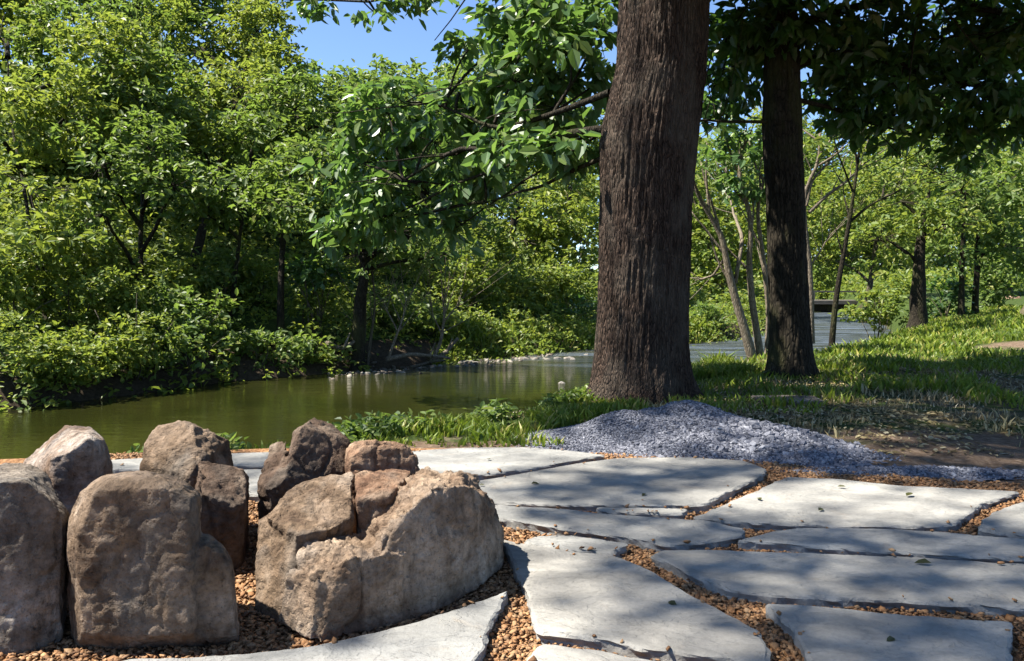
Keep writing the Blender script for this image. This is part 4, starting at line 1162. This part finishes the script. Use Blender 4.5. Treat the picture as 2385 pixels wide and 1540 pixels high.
blades(16000, (1.2, 7.0), (5.6, 9.5), lambda x, y: (sd(NEAR, x, y) < .05) & npat(x, y, 1.5, .02), (.03, .11), 'grass', 'sparse shaded grass around the second trunk', w=.007)
blades(24000, (1.0, 8.0), (4.6, 10.5), lambda x, y: (sd(NEAR, x, y) < .0) & npat(x, y, 1.8, -.1) & (pile_h(x, y) < .0), (.02, .07), 'grass', 'dead straw coloured grass on the worn ground right of the gravel pile', 'dry_leaf', .004)
blades(24000, (-1.4, 5.2), (13.2, 20.5), lambda x, y: (sd(FAR, x, y) > -.3) & (sd(FAR, x, y) < 1.0), (.1, .3), 'grass', 'bright low grass along the far bank in the middle', w=.014)
blades(6000, (1.75, 2.6), (8.3, 9.4), lambda x, y: (sd(NEAR, x, y) < .1), (.08, .26), 'grass', 'tall dark grass tuft between the two trunks at the water', w=.008)
# leaf litter and weeds at the foot of the big tree
def flat_leaves(X, Y, Z, L, wr=.5, tilt=.35):
    n = len(X)
    a = rng.uniform(0, 6.28, n)
    return leaves_np(np.stack([X, Y, Z], 1), np.stack([np.cos(a), np.sin(a), rng.normal(0, .15, n)], 1), unit(np.array([0, 0, 1.0]) + rng.normal(0, tilt, (n, 3))), L, L * wr)
X, Y = rng.normal(0.95, .75, 1500), rng.normal(6.05, .32, 1500)
ok = sd(NEAR, X, Y) < -.35
X, Y = X[ok], Y[ok]
Z = np.maximum(height(X, Y), pile_h(X, Y)) + .012
V, Q = flat_leaves(X, Y, Z, rng.uniform(.015, .045, len(X)))
tag(link('leaf_litter', np_mesh('leaf_litter', V, [Q]), M['dry_leaf']), 'pale dry leaf litter around the foot of the big trunk', 'leaf litter', kind='stuff')
n = 14000
X, Y = rng.uniform(1.2, 7.5, n), 4.3 + 4.7 * rng.uniform(0, 1, n)
ok = npat(X, Y, 1.3, -.2) & (pile_h(X, Y) < -.03) & ((Y > 4.75) | (X > 2.0))
X, Y = X[ok], Y[ok]
V, Q = flat_leaves(X, Y, height(X, Y) + .01, rng.uniform(.018, .055, len(X)))
tag(link('leaf_litter', np_mesh('leaf_litter', V, [Q]), M['dry_leaf']), 'dry leaf litter and dead grass strewn over the shaded ground on the right', 'leaf litter', kind='stuff')
X = rng.uniform(-2.2, 1.2, 2600); Y = np.interp(X, NEAR[:, 0], NEAR[:, 1]) - rng.uniform(.0, .8, 2600)
ok = npat(X, Y, 2.2, -.12) & (Y > 4.5)
X, Y = X[ok], Y[ok]
p = np.stack([X, Y, height(X, Y) + rng.uniform(0, .10, len(X))], 1)
V, Q = cluster_leaves(p, np.tile([0, 0, .6], (len(X), 1)), 6, .05, .04, 0, .6)
tag(link('weeds', np_mesh('weeds', V, [Q]), M['leaf_mid']), 'small leafy weeds mixed into the near bank grass', 'weeds', kind='stuff')

# broad leaved plants at the near bank, each its own thing
def weed(label, foot, hgt, nl, L, seed):
    f = np.array(foot)
    e = empty('weed_plant', f, label, 'plant', 'weed plants on the near bank')
    w = Geo(); w.tube([f - np.array([0, 0, .03]), f + np.array([.01, 0, hgt * .5]), f + np.array([.02, .01, hgt])], .004, .002, 6, 5)
    link('stem', w.mesh('stem'), M['leaf_mid'], e)
    zz = rng.uniform(.3, 1, nl)
    C = f + np.stack([zz * .02, zz * .01, zz * hgt], 1)
    a = np.arange(nl) * 2.4
    V, Q = leaves_np(C, np.stack([np.cos(a), np.sin(a), np.full(nl, .35)], 1), np.tile([0, 0, 1.0], (nl, 1)) + rng.normal(0, .2, (nl, 3)), np.full(nl, L) * rng.uniform(.7, 1.2, nl), np.full(nl, L * .55))
    link('foliage', np_mesh('foliage', V, [Q]), M['leaf_mid'], e)
for lab, u, v, h_, nl, L in (('tall weed with a dark round leaf at the water edge, middle of the near bank', 1150, 985, .18, 8, .085), ('leafy weed on the near bank above the pale flagstone', 985, 1010, .14, 10, .06), ('thin weed on the near bank left of the gravel pile', 1255, 985, .12, 9, .05), ('weed behind the round reddish rock', 860, 1005, .16, 11, .06)):
    q = P(u, v, -.02)
    weed(lab, (q[0], q[1], gz(q[0], q[1])), h_, nl, L, 0)

# ------------------------------------------------------------------ river stones, driftwood
def stone(label, u, v, w_, h_, z, mat='stone_river', group=None, seed=0, cat='stone'):
    c = P(u, v, z)
    k = c[1] / F
    h_ *= .6
    a, b, hh = w_ * k / 2, w_ * k * .4, h_ * k
    th = rng.uniform(0, 6.28, 40); ph = np.arccos(rng.uniform(-.7, 1, 40))
    p = np.stack([np.cos(th) * np.sin(ph) * a, np.sin(th) * np.sin(ph) * b, np.cos(ph) * hh], 1) * rng.uniform(.8, 1.1, (40, 1)) + c - np.array([0, 0, .15 * hh])
    return rock(label, [[tuple(x) + (0,) for x in p]], M[mat], 'river_stone', max(.012, a / 9), 2, a * .12, a * .06, seed=seed, cat=cat, group=group)
n = 240
X = rng.uniform(-2.9, .8, n); Y = np.interp(X, FAR[:, 0], FAR[:, 1]) + rng.normal(-.25, .3, n)
me = pebbles('river_gravel', np.stack([X, Y, np.maximum(height(X, Y), WZ - .01)], 1), rng.uniform(.02, .075, n), M['stone_river'], .5, .3, True)
tag(link('river_gravel', me, M['river_gravel']), 'brown and pale gravel bar along the far waterline', 'gravel', kind='stuff')
RS = [(1222,836,34,16),(1256,838,22,10),(1285,836,30,10),(1318,834,26,12),(1342,836,20,8),(1360,830,18,8)]
for q, (u, v, w_, h_) in enumerate(RS):
    stone('pale stone in the riffle row left of the massive trunk', u + rng.normal(0, 8), v + rng.normal(0, 2), w_ * rng.uniform(.7, 1.4), h_ * .8, WZ, group='riffle stones', seed=q)
for q, (u, v, w_, h_) in enumerate([(815,856,24,9),(845,853,22,8),(880,852,20,8),(1000,848,30,10),(1040,852,26,9),(1075,846,30,11),(1105,842,22,9),(960,846,24,9),(1140,840,22,8)]):
    stone('small stone on the muddy waterline by the driftwood', u + rng.normal(0, 9), v + rng.normal(-2, 2.5), w_ * rng.uniform(.6, 1.5), h_ * rng.uniform(.6, 1.1), WZ, group='waterline stones', seed=20 + q)
stone('lone white stone in mid river left of the massive trunk', 1309, 893, 20, 9, WZ, group=None, seed=40)
stone('pinkish boulder on the far lawn at the right frame edge', 2358, 705, 60, 36, .38, 'stone_red', None, 41, 'boulder')
def log(label, pts_, r, mat='bark_pale'):
    g = Geo(); pp = [D(*q) for q in pts_]
    g.tube(pp, r, r * .5, 14, 8, .25, .08)
    g.tube([pp[len(pp) // 2], pp[len(pp) // 2] + np.array([.1, .05, .25])], r * .5, r * .2, 6, 6)
    tag(link('driftwood', g.mesh('driftwood'), M[mat], origin=pp[0]), label, 'driftwood', 'driftwood on the far waterline')
log('pale driftwood log slanting up out of the mud', [(1010,842,13.9),(1040,822,14.0),(1072,795,14.1)], .05)
log('long low driftwood branch lying along the waterline', [(900,838,13.3),(950,828,13.5),(1000,832,13.7),(1050,838,13.8)], .045)
log('tangled root arching over the mud left of the saplings', [(760,800,12.9),(800,812,12.8),(835,800,12.9)], .05)
log('short brown driftwood stick touching the water', [(955,856,13.1),(1000,845,13.3),(1040,846,13.5)], .03, 'bark_grey')
tag(link('flat_stone', (lambda c: np_mesh('flat_stone', np.array([[x * s + c[0], y * s2 + c[1], z] for z, s, s2 in ((-.05, 1.02, 1.02), (.012, 1, 1), (.02, .95, .9)) for x, y in ((-.26, -.13), (.0, -.15), (.25, -.12), (.27, .1), (.05, .16), (-.24, .13))]), [np.array([[i + 6 * k, (i + 1) % 6 + 6 * k, (i + 1) % 6 + 6 * k + 6, i + 6 * k + 6] for k in (0, 1) for i in range(6)]), np.array([[12, 13, 14, 15, 16, 17]])]))(P(1830, 932, 0)), M['stone_grey'], origin=P(1830, 932, 0)), 'loose grey paving stone left in the shade right of the big trunk', 'paving stone')

# ------------------------------------------------------------------ footbridge far upstream
def box(g, lo, hi):
    lo, hi = np.array(lo), np.array(hi)
    V = np.array([[(lo, hi)[a][0], (lo, hi)[b][1], (lo, hi)[c][2]] for a in (0, 1) for b in (0, 1) for c in (0, 1)])
    g.add(V, np.array([[0, 1, 3, 2], [4, 6, 7, 5], [0, 4, 5, 1], [2, 3, 7, 6], [0, 2, 6, 4], [1, 5, 7, 3]]))
br = empty('footbridge', (15, 42, 0), 'low dark footbridge crossing the river far behind the sapling', 'bridge')
zd = D(1940, 708, 42)[2]
g = Geo(); box(g, (11.8, 41.2, zd), (19.4, 42.8, zd + .2)); link('deck', g.mesh('deck', False), M['wood'], br)
g = Geo(); box(g, (11.8, 41.3, zd - .38), (19.4, 41.55, zd - .003)); link('beam', g.mesh('beam', False), M['bark_dark'], br)
g = Geo(); box(g, (11.8, 41.25, zd + .62), (19.4, 41.33, zd + .7)); link('handrail', g.mesh('handrail', False), M['wood'], br)
for x in np.arange(12, 19.4, 1.2):
    g = Geo(); box(g, (x, 41.25, zd + .222), (x + .08, 41.33, zd + .618)); link('post', g.mesh('post', False), M['wood'], br)
for x in (12.6, 16.4, 18.8):
    g = Geo(); box(g, (x, 41.4, -1.3), (x + .35, 42.6, zd - .383)); link('pier', g.mesh('pier', False), M['bark_dark'], br)

# ------------------------------------------------------------------ fallen leaves on the flagstones
for lab, u, v, L in (('dark fallen leaf in the middle of the bright flagstone behind the rocks', 1138, 1070, .05),
    ('fallen leaf on the left half of the large grey flagstone', 1247, 1126, .055), ('dark fallen leaf near the front edge of the large grey flagstone', 1500, 1152, .05),
    ('fallen leaf at the left tip of the brightest flagstone', 1768, 1162, .055), ('curled dark fallen leaf at the back of the brightest flagstone', 1960, 1134, .05),
    ('fallen leaf on the right part of the brightest flagstone', 2118, 1153, .07), ('long dark fallen leaf at the front of the brightest flagstone', 1912, 1187, .055),
    ('green fallen leaf on the upper edge of the very long flagstone', 2150, 1310, .07), ('fallen leaf on the triangular flagstone', 1565, 1405, .045),
    ('dark green fallen leaf on the bottom right flagstone', 2075, 1490, .045), ('small leaf fallen at the left end of the large grey flagstone', 1122, 1130, .04)):
    c = P(u, v, .012)
    a = rng.uniform(-3, 3)
    L *= .72
    V, Q = leaves_np(c[None] - np.array([[math.cos(a), math.sin(a), 0]]) * L / 2, np.array([[math.cos(a), math.sin(a), .1]]), np.array([[rng.normal(0, .3), -.25, 1.0]]), np.array([L]), np.array([L * .5]))
    tag(link('fallen_leaf', np_mesh('fallen_leaf', V, [Q]), M['fallen'], origin=c), lab, 'leaf', 'fallen leaves on the flagstones')
